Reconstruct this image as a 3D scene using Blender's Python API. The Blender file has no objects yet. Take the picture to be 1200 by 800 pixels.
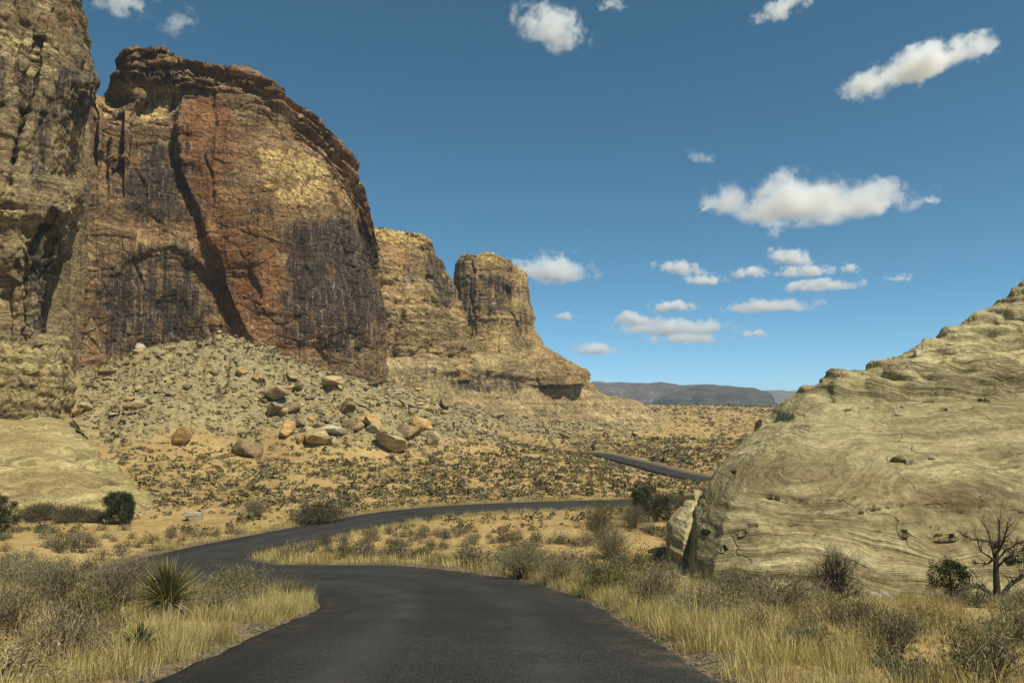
import bpy, math, random
import numpy as np
from mathutils import Vector, Matrix
from mathutils.bvhtree import BVHTree

# ------------------------------------------------------------------ camera, sky, sun, exposure
SC = bpy.context.scene
COL = SC.collection
CAM_Z = 1.5
F_PX = 900.0                      # focal length in pixels of a 1200 x 800 frame
PITCH = math.atan(80.0 / F_PX)    # eye level falls at row 480
cam_d = bpy.data.cameras.new('camera'); cam = bpy.data.objects.new('camera', cam_d); COL.objects.link(cam)
cam_d.sensor_width = 36.0; cam_d.lens = F_PX / 1200.0 * 36.0
cam_d.clip_start = 0.1; cam_d.clip_end = 60000.0
cam.location = (0, 0, CAM_Z); cam.rotation_euler = (math.pi / 2 + PITCH, 0, 0)
SC.camera = cam

SUN_EL, SUN_AZ = math.radians(58), math.radians(130)     # azimuth from +Y towards +X
SUNV = Vector((math.sin(SUN_AZ) * math.cos(SUN_EL), math.cos(SUN_AZ) * math.cos(SUN_EL), math.sin(SUN_EL)))
world = bpy.data.worlds.new('World'); SC.world = world; world.use_nodes = True
wn = world.node_tree; wn.nodes.clear()
w_out = wn.nodes.new('ShaderNodeOutputWorld'); w_bg = wn.nodes.new('ShaderNodeBackground')
sky = wn.nodes.new('ShaderNodeTexSky'); sky.sky_type = 'NISHITA'; sky.sun_disc = False
sky.sun_elevation = SUN_EL; sky.sun_rotation = SUN_AZ
sky.altitude = 6800; sky.air_density = 1.0; sky.dust_density = 0.0; sky.ozone_density = 4.0
w_hs = wn.nodes.new('ShaderNodeHueSaturation'); w_hs.inputs['Hue'].default_value = 0.471
w_hs.inputs['Saturation'].default_value = 1.08; w_hs.inputs['Value'].default_value = 1.0
wn.links.new(sky.outputs[0], w_hs.inputs['Color']); wn.links.new(w_hs.outputs[0], w_bg.inputs[0])
wn.links.new(w_bg.outputs[0], w_out.inputs[0])
w_bg.inputs[1].default_value = 0.118
sun_d = bpy.data.lights.new('sun', 'SUN'); sun = bpy.data.objects.new('sun', sun_d); COL.objects.link(sun)
sun_d.energy = 5.0; sun_d.angle = math.radians(0.53); sun_d.color = (1.0, 0.95, 0.81)
sun.rotation_euler = SUNV.to_track_quat('Z', 'Y').to_euler(); sun.location = (60, -40, 120)
SC.view_settings.view_transform = 'Standard'; SC.view_settings.look = 'None'
SC.view_settings.exposure = 0.16; SC.view_settings.gamma = 1.0; SC.view_settings.use_curve_mapping = False
SC.cycles.use_denoising = True
SC.cycles.max_bounces = 10; SC.cycles.diffuse_bounces = 3; SC.cycles.glossy_bounces = 2
SC.cycles.transparent_max_bounces = 8; SC.cycles.volume_bounces = 6
SC.cycles.volume_step_rate = 1.0; SC.cycles.volume_max_steps = 64
SC.cycles.sample_clamp_indirect = 4.0

rng = np.random.default_rng(7)
CP, SP = math.cos(PITCH), math.sin(PITCH)

# ------------------------------------------------------------------ helpers: measuring, noise, meshes
def P(u, v, D):
    """World point seen at photo position (u, v) and standing D metres ahead."""
    u = np.asarray(u, float); v = np.asarray(v, float); D = np.asarray(D, float)
    a = (u - 600) / F_PX; b = (400 - v) / F_PX
    y = CP - SP * b; z = SP + CP * b
    k = D / y
    return np.stack([a * k, D + 0 * a, z * k + CAM_Z], -1)

def to_px(p):
    p = np.asarray(p, float); x, y, z = p[..., 0], p[..., 1], p[..., 2] - CAM_Z
    d = CP * y + SP * z; h = -SP * y + CP * z
    return 600 + F_PX * x / d, 400 - F_PX * h / d, d

_g = np.random.default_rng(11).normal(size=(256, 3)); _g /= np.linalg.norm(_g, axis=1)[:, None]; _g = _g.astype(np.float32)
def _hash(ix, iy, iz, seed):
    h = (ix * 374761393 + iy * 668265263 + iz * 1274126177 + seed * 144665) & 0xffffffff
    h = ((h ^ (h >> 13)) * 1103515245) & 0xffffffff
    return (h ^ (h >> 16)) & 0xffffffff
def perlin(p, seed=0):
    p = np.asarray(p, np.float64).reshape(-1, 3)
    i = np.floor(p).astype(np.int64); f = (p - i).astype(np.float32)
    w = f * f * f * (f * (f * 6 - 15) + 10)
    out = np.zeros(len(p), np.float32)
    for dx in (0, 1):
        for dy in (0, 1):
            for dz in (0, 1):
                g = _g[_hash(i[:, 0] + dx, i[:, 1] + dy, i[:, 2] + dz, seed) & 255]
                d = g[:, 0] * (f[:, 0] - dx) + g[:, 1] * (f[:, 1] - dy) + g[:, 2] * (f[:, 2] - dz)
                out += d * (w[:, 0] if dx else 1 - w[:, 0]) * (w[:, 1] if dy else 1 - w[:, 1]) * (w[:, 2] if dz else 1 - w[:, 2])
    return out * 1.5
def fbm(p, oct=4, seed=0, gain=0.5):
    p = np.asarray(p, np.float64).reshape(-1, 3); a, s, o = 1.0, 0.0, 0
    for k in range(oct):
        o = o + a * perlin(p * (2.03 ** k) + 17.3 * k, seed + k); s += a; a *= gain
    return o / s
def worley(p, seed=0):
    """distance to nearest and second nearest feature point, id of nearest"""
    p = np.asarray(p, np.float64).reshape(-1, 3); i = np.floor(p).astype(np.int64); f = p - i
    d1 = np.full(len(p), 9.0); d2 = np.full(len(p), 9.0); idn = np.zeros(len(p), np.int64)
    for dx in (-1, 0, 1):
        for dy in (-1, 0, 1):
            for dz in (-1, 0, 1):
                h = _hash(i[:, 0] + dx, i[:, 1] + dy, i[:, 2] + dz, seed)
                q = np.stack([dx + (h & 1023) / 1023.0, dy + ((h >> 10) & 1023) / 1023.0, dz + ((h >> 20) & 1023) / 1023.0], -1)
                d = np.sqrt(((q - f) ** 2).sum(-1))
                n = d < d1
                d2 = np.where(n, d1, np.minimum(d2, d)); idn = np.where(n, h, idn); d1 = np.where(n, d, d1)
    return d1, d2, (idn & 255) / 255.0
def sst(a, b, x):
    t = np.clip((x - a) / (b - a), 0, 1); return t * t * (3 - 2 * t)

def mk(name, v, f, mat=None, parent=None, smooth=False, cols=None, mats=None, midx=None):
    """one mesh object; f: (N,3) or (N,4) index array, or a list of such arrays"""
    me = mesh(name, v, f, mat, smooth, cols, mats, midx)
    return link(name, me, parent)
def mesh(name, v, f, mat=None, smooth=False, cols=None, mats=None, midx=None):
    me = bpy.data.meshes.new(name)
    v = np.ascontiguousarray(v, np.float32).reshape(-1, 3)
    fs = [np.asarray(a, np.int32) for a in (f if isinstance(f, list) else [f]) if len(a)]
    lt = np.concatenate([np.full(len(a), a.shape[1], np.int32) for a in fs]); li = np.concatenate([a.ravel() for a in fs])
    me.vertices.add(len(v)); me.vertices.foreach_set('co', v.ravel())
    me.loops.add(len(li)); me.loops.foreach_set('vertex_index', li)
    me.polygons.add(len(lt)); me.polygons.foreach_set('loop_start', np.concatenate([[0], np.cumsum(lt)[:-1]]).astype(np.int32))
    me.polygons.foreach_set('loop_total', lt)
    if smooth: me.polygons.foreach_set('use_smooth', np.ones(len(lt), bool))
    for m in (mats or ([mat] if mat else [])): me.materials.append(m)
    if midx is not None: me.polygons.foreach_set('material_index', np.asarray(midx, np.int32))
    if cols is not None:
        ca = me.color_attributes.new('mask', 'FLOAT_COLOR', 'POINT')
        c = np.ones((len(v), 4), np.float32); c[:, :cols.shape[1]] = cols; ca.data.foreach_set('color', c.ravel())
    me.update(calc_edges=True)
    return me
def link(name, me, parent=None):
    o = bpy.data.objects.new(name, me); COL.objects.link(o)
    if parent: o.parent = parent
    return o
def tag(o, label=None, cat=None, group=None, kind=None):
    if label: o['label'] = label
    if cat: o['category'] = cat
    if group: o['group'] = group
    if kind: o['kind'] = kind
    return o
def empty(name, loc, rz=0):
    o = bpy.data.objects.new(name, None); COL.objects.link(o); o.location = loc; o.rotation_euler.z = rz
    o.empty_display_size = 0.2
    return o
def grid_faces(nr, nc):
    i = np.arange(nr * nc).reshape(nr, nc)
    return np.stack([i[:-1, :-1], i[:-1, 1:], i[1:, 1:], i[1:, :-1]], -1).reshape(-1, 4)
def grid_normals(G):
    du = np.gradient(G, axis=1); dv = np.gradient(G, axis=0)
    n = np.cross(du, dv); n /= np.linalg.norm(n, axis=-1, keepdims=True) + 1e-9
    return n

# ------------------------------------------------------------------ materials
class NT:
    def __init__(s, name, rough=0.9):
        s.m = bpy.data.materials.new(name); s.m.use_nodes = True; s.t = s.m.node_tree; s.t.nodes.clear()
        s.out = s.n('OutputMaterial'); s.b = s.n('BsdfPrincipled'); s.b.inputs['Roughness'].default_value = rough
        s.b.inputs['Specular IOR Level'].default_value = 0.15
        s.l(s.b.outputs[0], s.out.inputs[0])
    def n(s, t): return s.t.nodes.new('ShaderNode' + t)
    def l(s, a, b): s.t.links.new(a, b)
    def put(s, sock, x):
        if hasattr(x, 'links'): s.l(x, sock)
        else: sock.default_value = x
    def pos(s): return s.n('NewGeometry').outputs['Position']
    def map(s, vec, scale=(1, 1, 1), rot=(0, 0, 0), loc=(0, 0, 0)):
        m = s.n('Mapping'); s.l(vec, m.inputs[0]); m.inputs['Scale'].default_value = scale; m.inputs['Rotation'].default_value = rot
        m.inputs['Location'].default_value = loc
        return m.outputs[0]
    def noise(s, vec, scale=1, detail=4, rough=0.55, dist=0.0, col=False):
        n = s.n('TexNoise'); s.l(vec, n.inputs['Vector']); n.inputs['Scale'].default_value = scale
        n.inputs['Detail'].default_value = detail; n.inputs['Roughness'].default_value = rough; n.inputs['Distortion'].default_value = dist
        return n.outputs['Color' if col else 'Fac']
    def vor(s, vec, scale=1, feat='DISTANCE_TO_EDGE', out='Distance'):
        n = s.n('TexVoronoi'); n.feature = feat; s.l(vec, n.inputs['Vector']); n.inputs['Scale'].default_value = scale
        return n.outputs[out]
    def mr(s, x, a, b, c=0.0, d=1.0):
        n = s.n('MapRange'); s.put(n.inputs[0], x); n.inputs[1].default_value = a; n.inputs[2].default_value = b
        n.inputs[3].default_value = c; n.inputs[4].default_value = d
        return n.outputs[0]
    def math(s, op, a, b=0.0, c=0.0):
        n = s.n('Math'); n.operation = op; s.put(n.inputs[0], a); s.put(n.inputs[1], b); s.put(n.inputs[2], c); return n.outputs[0]
    def vmath(s, op, a, b):
        n = s.n('VectorMath'); n.operation = op; s.put(n.inputs[0], a)
        if op == 'SCALE': s.put(n.inputs['Scale'], b)
        else: s.put(n.inputs[1], b)
        return n.outputs[0]
    def mix(s, fac, a, b, mode='MIX'):
        n = s.n('MixRGB'); n.blend_type = mode; s.put(n.inputs[0], fac)
        s.put(n.inputs[1], a if hasattr(a, 'links') else (*a, 1)); s.put(n.inputs[2], b if hasattr(b, 'links') else (*b, 1))
        return n.outputs[0]
    def ramp(s, x, stops):
        n = s.n('ValToRGB'); s.l(x, n.inputs[0]); e = n.color_ramp.elements
        while len(e) < len(stops): e.new(0.5)
        for k, (p, c) in enumerate(stops): e[k].position = p; e[k].color = (*c, 1)
        return n.outputs[0]
    def bump(s, h, strength=0.5, dist=0.1, nrm=None):
        n = s.n('Bump'); s.l(h, n.inputs['Height']); n.inputs['Strength'].default_value = strength; n.inputs['Distance'].default_value = dist
        if nrm is not None: s.l(nrm, n.inputs['Normal'])
        return n.outputs[0]
    def mask(s):
        a = s.n('VertexColor'); a.layer_name = 'mask'; x = s.n('SeparateColor'); s.l(a.outputs[0], x.inputs[0]); return x.outputs

def cliff_mat(name, dark, mid, light, red, pale, k=1.0, varn=(0.030, 0.0225, 0.018)):
    """layered sandstone; mask R = desert varnish and a painted corner shadow, G = iron-red stain, B = bare yellow rock and painted sunlit tops. k scales the detail"""
    t = NT(name, 0.92); p = t.pos(); r, g, b = t.mask()[:3]
    wv = t.vmath('SCALE', t.noise(p, 0.06 * k, 4, 0.6, col=True), 5.0 / k)
    wp = t.vmath('ADD', p, wv)
    strata = t.noise(t.map(wp, (0.05 * k, 0.05 * k, 0.8 * k), rot=(0.12, 0.08, 0)), 1.0, 5, 0.68)
    big = t.noise(p, 0.05 * k, 6, 0.6)
    fine = t.noise(p, 1.3 * k, 5, 0.75)
    mot = t.noise(wp, 0.35 * k, 5, 0.7, dist=1.0)
    streak = t.noise(t.map(p, (0.8 * k, 0.8 * k, 0.035 * k)), 1.0, 4, 0.7)
    streak2 = t.noise(t.map(p, (2.2 * k, 2.2 * k, 0.05 * k), loc=(7, 3, 1)), 1.0, 3, 0.65)
    x = t.math('ADD', t.math('MULTIPLY', strata, 0.5), t.math('MULTIPLY', mot, 0.5))
    c = t.ramp(x, [(0.30, dark), (0.47, mid), (0.64, light), (0.8, tuple(min(1, q * 1.25) for q in light))])
    def edge(nz, m, a, b, k_=0.42): return t.math('MULTIPLY', t.mr(t.math('ADD', nz, t.math('MULTIPLY', t.math('SUBTRACT', m, 1.0), k_)), a, b), t.mr(m, 0.0, 0.15))
    sm = t.math('ADD', t.math('MULTIPLY', streak, 0.55), t.math('MULTIPLY', mot, 0.45))
    c = t.mix(edge(t.math('ADD', t.math('MULTIPLY', big, .5), t.math('MULTIPLY', sm, .5)), g, 0.37, 0.52, .30), c, t.mix(t.mr(t.math('ADD', t.math('MULTIPLY', strata, .5), t.math('MULTIPLY', mot, .5)), 0.38, 0.62), tuple(q * 0.48 for q in red), tuple(q * 1.15 for q in red)))
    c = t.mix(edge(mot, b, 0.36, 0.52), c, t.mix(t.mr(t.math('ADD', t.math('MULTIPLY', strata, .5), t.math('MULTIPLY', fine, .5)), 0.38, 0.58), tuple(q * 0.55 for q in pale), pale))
    vm = edge(sm, r, 0.385, 0.475, 0.30)
    c = t.mix(t.math('MULTIPLY', vm, 0.9), c, t.mix(t.mr(streak2, .4, .6), varn, tuple(q * 2.2 for q in varn)))
    wm = t.math('MULTIPLY', t.math('MULTIPLY', t.mr(r, 0.1, 0.5), t.mr(streak2, 0.57, 0.66)), t.mr(mot, .42, .58, .1, .75))
    c = t.mix(wm, c, (0.30, 0.27, 0.22))
    # thin pale scribbles painting bright highlights along rock edges
    rn = t.noise(t.map(wp, (0.16 * k, 0.16 * k, 0.12 * k)), 1.0, 3, 0.5)
    edge_glint = t.math('MULTIPLY', t.mr(t.math('ABSOLUTE', t.math('SUBTRACT', rn, 0.5)), 0.0, 0.010, 1, 0), t.mr(big, 0.47, 0.58))
    c = t.mix(t.math('MULTIPLY', edge_glint, 0.6), c, tuple(min(1, q * 1.15) for q in light))
    c = t.mix(1.0, c, t.mr(t.noise(p, 0.13 * k, 3, .6), 0.35, 0.65, 0.68, 1.3), 'MULTIPLY')
    c = t.mix(1.0, c, t.mr(fine, 0.3, 0.7, 0.42, 1.6), 'MULTIPLY')
    t.l(c, t.b.inputs['Base Color'])
    h = t.math('ADD', t.math('MULTIPLY', strata, 0.3), t.math('MULTIPLY', fine, 0.5))
    h = t.math('ADD', h, t.math('MULTIPLY', t.mr(t.math('ABSOLUTE', t.math('SUBTRACT', rn, 0.5)), 0, 0.02), 0.25))
    h = t.math('ADD', h, t.math('MULTIPLY', streak, 0.4))
    h = t.math('ADD', h, t.math('MULTIPLY', mot, 0.45))
    t.l(t.bump(h, 1.0, 1.5 / k), t.b.inputs['Normal'])
    return t.m

def slickrock_mat(name, dark, mid, light, red, k=1.0):
    """cross-bedded pale sandstone with swirling laminae; mask R = dark stain and painted shade in pockets and undercut, G = iron-red, B = bleached"""
    t = NT(name, 0.9); p = t.pos(); r, g, b = t.mask()[:3]
    w1 = t.vmath('SCALE', t.noise(p, 0.12 * k, 2, 0.45, col=True), 6.4 / k)
    w2 = t.vmath('SCALE', t.noise(p, 0.5 * k, 2, 0.5, col=True), 0.7 / k)
    wp = t.vmath('ADD', t.vmath('ADD', p, w1), w2)
    lam = t.noise(t.map(wp, (0.10 * k, 0.10 * k, 1.5 * k), rot=(0.35, 0.25, 0)), 1.0, 5, 0.72)
    lam2 = t.noise(t.map(wp, (0.3 * k, 0.3 * k, 5.0 * k), rot=(-0.3, 0.4, 0)), 1.0, 3, 0.7)
    big = t.noise(p, 0.11 * k, 5, 0.6); fine = t.noise(p, 3.0 * k, 5, 0.75); mot = t.noise(wp, 0.7 * k, 4, 0.7)
    x = t.math('ADD', t.math('MULTIPLY', lam, 0.62), t.math('MULTIPLY', lam2, 0.38))
    c = t.ramp(x, [(0.34, dark), (0.465, mid), (0.565, light), (0.68, tuple(q * 1.25 for q in light))])
    c = t.mix(t.mr(big, 0.4, 0.62, 0.0, 0.55), c, t.mix(t.mr(mot, .35, .65), tuple(q * 0.8 for q in mid), mid))
    c = t.mix(t.math('MULTIPLY', b, 0.6), c, t.mix(t.mr(lam2, .4, .6), light, tuple(q * 1.35 for q in light)))
    c = t.mix(t.math('MULTIPLY', g, t.mr(mot, 0.35, 0.6, 0.3, 0.95)), c, red)
    c = t.mix(t.math('MULTIPLY', r, t.mr(mot, 0.35, 0.55, 0.2, 0.9)), c, tuple(q * 0.42 for q in dark))
    c = t.mix(1.0, c, t.mr(fine, 0.3, 0.7, 0.58, 1.42), 'MULTIPLY')
    t.l(c, t.b.inputs['Base Color'])
    h = t.math('ADD', t.math('MULTIPLY', lam, 1.0), t.math('MULTIPLY', lam2, 0.4))
    h = t.math('ADD', h, t.math('MULTIPLY', fine, 0.3)); h = t.math('ADD', h, t.math('MULTIPLY', mot, 0.3))
    cr = t.noise(t.map(p, (0.10 * k, 0.10 * k, 0.16 * k), loc=(3, 9, 4)), 1.0, 4, 0.55)
    h = t.math('ADD', h, t.math('MULTIPLY', t.mr(t.math('ABSOLUTE', t.math('SUBTRACT', cr, 0.5)), 0, 0.006), 0.22))
    t.l(t.bump(h, 1.0, 0.27 / k), t.b.inputs['Normal'])
    return t.m

def stone_mat(name, a, b, k=1.0):
    t = NT(name, 0.9); o = t.n('ObjectInfo'); tc = t.n('TexCoord')
    p = t.vmath('ADD', t.pos(), t.vmath('SCALE', t.n('NewGeometry').outputs['Position'], 0.0))
    st = t.noise(t.map(p, (0.5 * k, 0.5 * k, 1.6 * k), rot=(.5, .3, 0)), 1.0, 7, 0.7); fi = t.noise(p, 2.6 * k, 8, 0.7)
    c = t.mix(t.mr(st, 0.36, 0.62), a, b); c = t.mix(1.0, c, t.mr(fi, .25, .75, .6, 1.35), 'MULTIPLY')
    c = t.mix(1.0, c, t.mr(o.outputs['Random'], 0, 1, 0.82, 1.15), 'MULTIPLY')
    t.l(c, t.b.inputs['Base Color'])
    t.l(t.bump(t.math('ADD', st, t.math('MULTIPLY', fi, 0.5)), 0.9, 0.35 / k), t.b.inputs['Normal'])
    return t.m

def leaf_mat(name, a, b, rough=0.7, trans=0.25, spread=0.35):
    """mask R = random per leaf, G = second tint"""
    t = NT(name, rough); r, g = t.mask()[:2]; o = t.n('ObjectInfo')
    c = t.mix(r, a, b); c = t.mix(g, c, t.mix(r, (0.20, 0.15, 0.055), (0.46, 0.37, 0.15))); c = t.mix(1.0, c, t.mr(o.outputs['Random'], 0, 1, 1 - spread, 1 + spread), 'MULTIPLY')
    t.l(c, t.b.inputs['Base Color'])
    if trans:
        tr = t.n('BsdfTranslucent'); t.l(c, tr.inputs[0]); ms = t.n('MixShader'); ms.inputs[0].default_value = trans
        t.l(t.b.outputs[0], ms.inputs[1]); t.l(tr.outputs[0], ms.inputs[2]); t.l(ms.outputs[0], t.out.inputs[0])
    return t.m
def bark_mat(name, a, b):
    t = NT(name, 0.9); p = t.pos(); n = t.noise(t.map(p, (9, 9, 1.6)), 1.0, 6, 0.7)
    t.l(t.mix(t.mr(n, .35, .65), a, b), t.b.inputs['Base Color']); t.l(t.bump(n, 1.0, 0.03), t.b.inputs['Normal'])
    return t.m

M = {}
M['wall'] = cliff_mat('wall_sandstone', (0.066, 0.039, 0.020), (0.205, 0.120, 0.055), (0.42, 0.285, 0.135), (0.30, 0.135, 0.050), (0.66, 0.46, 0.18), 1.0)
M['tower'] = cliff_mat('tower_sandstone', (0.060, 0.041, 0.022), (0.215, 0.152, 0.074), (0.45, 0.34, 0.17), (0.28, 0.13, 0.055), (0.54, 0.41, 0.18), 1.3)
M['butte'] = cliff_mat('butte_sandstone', (0.075, 0.048, 0.023), (0.285, 0.190, 0.084), (0.52, 0.365, 0.165), (0.34, 0.165, 0.06), (0.66, 0.45, 0.16), 0.75)
M['bench'] = cliff_mat('bench_sandstone', (0.10, 0.066, 0.031), (0.32, 0.228, 0.108), (0.53, 0.395, 0.19), (0.28, 0.14, 0.055), (0.58, 0.45, 0.215), 0.8)
M['slick'] = slickrock_mat('slickrock', (0.090, 0.069, 0.032), (0.230, 0.183, 0.086), (0.40, 0.335, 0.172), (0.135, 0.086, 0.040), 1.0)
M['apron'] = slickrock_mat('apron_slickrock', (0.095, 0.070, 0.028), (0.245, 0.19, 0.078), (0.43, 0.345, 0.155), (0.21, 0.12, 0.045), 1.0)
M['tan_stone'] = stone_mat('tan_stone', (0.25, 0.185, 0.095), (0.56, 0.43, 0.22))
M['orange_stone'] = stone_mat('orange_stone', (0.30, 0.18, 0.07), (0.60, 0.39, 0.155))
M['brown_stone'] = stone_mat('brown_stone', (0.15, 0.10, 0.052), (0.36, 0.25, 0.125))
M['pale_stone'] = stone_mat('pale_stone', (0.30, 0.26, 0.17), (0.55, 0.49, 0.34))
M['scree'] = stone_mat('scree_stone', (0.155, 0.125, 0.062), (0.43, 0.355, 0.185), 1.0)
M['bark'] = bark_mat('juniper_bark', (0.06, 0.045, 0.032), (0.17, 0.135, 0.10))
M['dead_wood'] = bark_mat('dead_wood', (0.022, 0.018, 0.014), (0.085, 0.068, 0.050))
M['juniper'] = leaf_mat('juniper_leaf', (0.012, 0.020, 0.007), (0.050, 0.066, 0.020), trans=0.12)
M['sage'] = leaf_mat('sage_leaf', (0.105, 0.094, 0.045), (0.34, 0.31, 0.165))
M['olive'] = leaf_mat('olive_leaf', (0.065, 0.062, 0.022), (0.230, 0.205, 0.080))
M['dry'] = leaf_mat('dry_twig', (0.070, 0.054, 0.032), (0.30, 0.24, 0.145), trans=0.05)
M['dark_twig'] = leaf_mat('dark_twig', (0.018, 0.014, 0.013), (0.055, 0.044, 0.036), trans=0.0)
M['scrub'] = leaf_mat('scrub_leaf', (0.040, 0.035, 0.018), (0.165, 0.140, 0.073), trans=0.1, spread=0.45)
M['grass'] = leaf_mat('dry_grass', (0.24, 0.175, 0.060), (0.80, 0.67, 0.28), trans=0.3, spread=0.0)
M['yucca'] = leaf_mat('yucca_leaf', (0.12, 0.115, 0.036), (0.46, 0.41, 0.155), trans=0.15)
M['yucca_dead'] = leaf_mat('yucca_dead_leaf', (0.13, 0.11, 0.075), (0.40, 0.36, 0.27), trans=0.1)
M['yucca_dark'] = leaf_mat('dark_yucca_leaf', (0.022, 0.032, 0.012), (0.075, 0.09, 0.03), trans=0.1)

def ground_mat():
    """mask R = scree, G = road-side gravel, B = bare packed sand"""
    t = NT('desert_ground', 0.95); p = t.pos(); r, g, b = t.mask()[:3]
    big = t.noise(p, 0.07, 5, 0.6); mid = t.noise(p, 0.9, 5, 0.7); fine = t.noise(p, 9.0, 4, 0.75)
    c = t.ramp(t.math('ADD', t.math('MULTIPLY', big, .45), t.math('MULTIPLY', mid, .55)),
               [(0.33, (0.20, 0.130, 0.052)), (0.47, (0.36, 0.242, 0.092)), (0.62, (0.48, 0.338, 0.132)), (0.8, (0.55, 0.42, 0.19))])
    lit = t.noise(p, 2.6, 4, 0.78)
    c = t.mix(t.math('MULTIPLY', t.mr(lit, 0.52, 0.64), t.math('SUBTRACT', 0.55, t.math('MULTIPLY', b, 0.5))), c, (0.15, 0.105, 0.055))
    peb = t.vor(p, 0.9, 'F1', 'Color'); pd = t.vor(p, 0.9)
    sc = t.mix(t.mr(t.noise(p, 0.8, 8, 0.75), .35, .65), (0.155, 0.120, 0.058), (0.40, 0.32, 0.16))
    c = t.mix(r, c, sc)
    gv = t.vor(p, 22.0, 'F1', 'Color'); gs = t.n('SeparateColor'); t.l(gv, gs.inputs[0])
    gc = t.mix(gs.outputs[0], (0.040, 0.032, 0.022), (0.21, 0.165, 0.10))
    c = t.mix(t.math('MULTIPLY', g, t.mr(mid, .32, .5, .5, 1)), c, gc)
    c = t.mix(1.0, c, t.mr(fine, .25, .75, .68, 1.28), 'MULTIPLY')
    t.l(c, t.b.inputs['Base Color'])
    h = t.math('ADD', t.math('MULTIPLY', fine, 0.35), mid)
    n1 = t.bump(h, 0.9, 0.12)
    n2 = t.bump(t.vor(p, 22.0, 'F1', 'Distance'), 0.5, 0.02, n1)
    t.l(n2, t.b.inputs['Normal'])
    return t.m
M['ground'] = ground_mat()
def road_mat():
    t = NT('asphalt', 0.88); p = t.pos(); r, g, b = t.mask()[:3]     # R = across 0..1
    t.b.inputs['Specular IOR Level'].default_value = 0.12
    agg = t.vor(p, 80.0, 'F1', 'Color'); s = t.n('SeparateColor'); t.l(agg, s.inputs[0])
    big = t.noise(p, 0.35, 5, 0.6); fine = t.noise(p, 30, 5, 0.7)
    c = t.ramp(s.outputs[0], [(0.0, (0.018, 0.0168, 0.0148)), (0.55, (0.030, 0.028, 0.0245)), (0.88, (0.047, 0.0435, 0.0375)), (1.0, (0.12, 0.11, 0.092))])
    c = t.mix(1.0, c, t.mr(big, .3, .7, .72, 1.25), 'MULTIPLY')
    trk = t.math('ADD', t.mr(t.math('ABSOLUTE', t.math('SUBTRACT', r, 0.33)), 0, .09, 1, 0), t.mr(t.math('ABSOLUTE', t.math('SUBTRACT', r, 0.70)), 0, .09, 1, 0))
    c = t.mix(t.math('MULTIPLY', trk, t.mr(t.noise(p, 0.8, 4, .6), .35, .65, 0.1, .75)), c, (0.060, 0.056, 0.049))
    ck = t.noise(p, 0.42, 5, 0.55, dist=.4); ckm = t.math('MULTIPLY', t.mr(t.math('ABSOLUTE', t.math('SUBTRACT', ck, 0.5)), 0, 0.004, 1, 0), t.mr(t.noise(p, 0.16, 2, .5), .46, .56))
    c = t.mix(t.math('MULTIPLY', ckm, .8), c, (0.008, 0.008, 0.007))
    dust = t.math('MULTIPLY', t.mr(t.math('ABSOLUTE', t.math('SUBTRACT', r, 0.5)), .34, .5), t.mr(t.noise(p, 1.1, 6, .7), .5, .68))
    c = t.mix(t.math('MULTIPLY', dust, .6), c, (0.17, 0.125, 0.065))
    # the older, darker strip left along the edge of the newer mat, with a faint seam
    wob = t.math('ADD', r, t.mr(t.noise(p, 0.5, 4, .6), 0, 1, -.03, .03))
    c = t.mix(t.mr(wob, 0.15, 0.175, 0.38, 0.0), c, (0.016, 0.0155, 0.0145))
    ed = t.math('ABSOLUTE', t.math('SUBTRACT', r, 0.5))
    c = t.mix(t.mr(t.math('ADD', ed, t.mr(t.noise(p, 3, 5, .7), 0, 1, -.02, .02)), 0.485, 0.5, 0, .7), c, (0.13, 0.10, 0.06))
    t.l(c, t.b.inputs['Base Color'])
    t.l(t.bump(t.math('ADD', t.vor(p, 55.0, 'F1', 'Distance'), t.math('MULTIPLY', fine, .5)), 0.6, 0.012), t.b.inputs['Normal'])
    return t.m
M['road'] = road_mat()

# ------------------------------------------------------------------ the road
RW = 3.04
road_ctrl = np.array([(-1.5, -40, 5.5), (-0.9, -22, 3.0), (-0.75, -8, 1.1), (-0.75, 0, 0.0), (-0.82, 7.7, -1.24), (-1.0, 12.3, -1.97), (-1.25, 17.3, -2.78),
    (-2.45, 22.2, -3.55), (-5.2, 27.1, -4.32), (-9.0, 30.4, -4.92), (-12.9, 34.0, -5.55), (-15.9, 38.3, -6.0), (-17.1, 43.5, -6.55), (-16.8, 50.5, -7.15),
    (-13.6, 60.0, -7.5), (-9.8, 66, -7.42), (-4.7, 70, -7.4), (3.2, 73, -7.4), (11.7, 75.5, -7.5), (20, 79, -7.6), (27.5, 85, -7.8), (31, 94, -8.0),
    (30, 103, -8.2), (27, 111, -8.25), (24.6, 120, -8.1), (22.8, 131, -7.9), (20.2, 148, -7.75), (18.0, 163, -7.7), (14, 174, -8.0), (6, 182, -9.0), (-6, 188, -10)], float)
def catmull(pts, n):
    pts = np.vstack([2 * pts[0] - pts[1], pts, 2 * pts[-1] - pts[-2]]); out = []
    for i in range(1, len(pts) - 2):
        t = np.linspace(0, 1, n, endpoint=False)[:, None]; a, b, c, d = pts[i - 1:i + 3]
        out.append(0.5 * ((2 * b) + (c - a) * t + (2 * a - 5 * b + 4 * c - d) * t ** 2 + (3 * b - a - 3 * c + d) * t ** 3))
    return np.vstack(out + [pts[-2][None]])
RC = catmull(road_ctrl, 24)
for _ in range(6): RC[1:-1] = (RC[:-2] + 2 * RC[1:-1] + RC[2:]) / 4
RT = np.gradient(RC, axis=0); RT[:, 2] = 0; RT /= np.linalg.norm(RT, axis=1)[:, None]
RN = np.stack([-RT[:, 1], RT[:, 0], 0 * RT[:, 0]], -1)        # to the left
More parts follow.
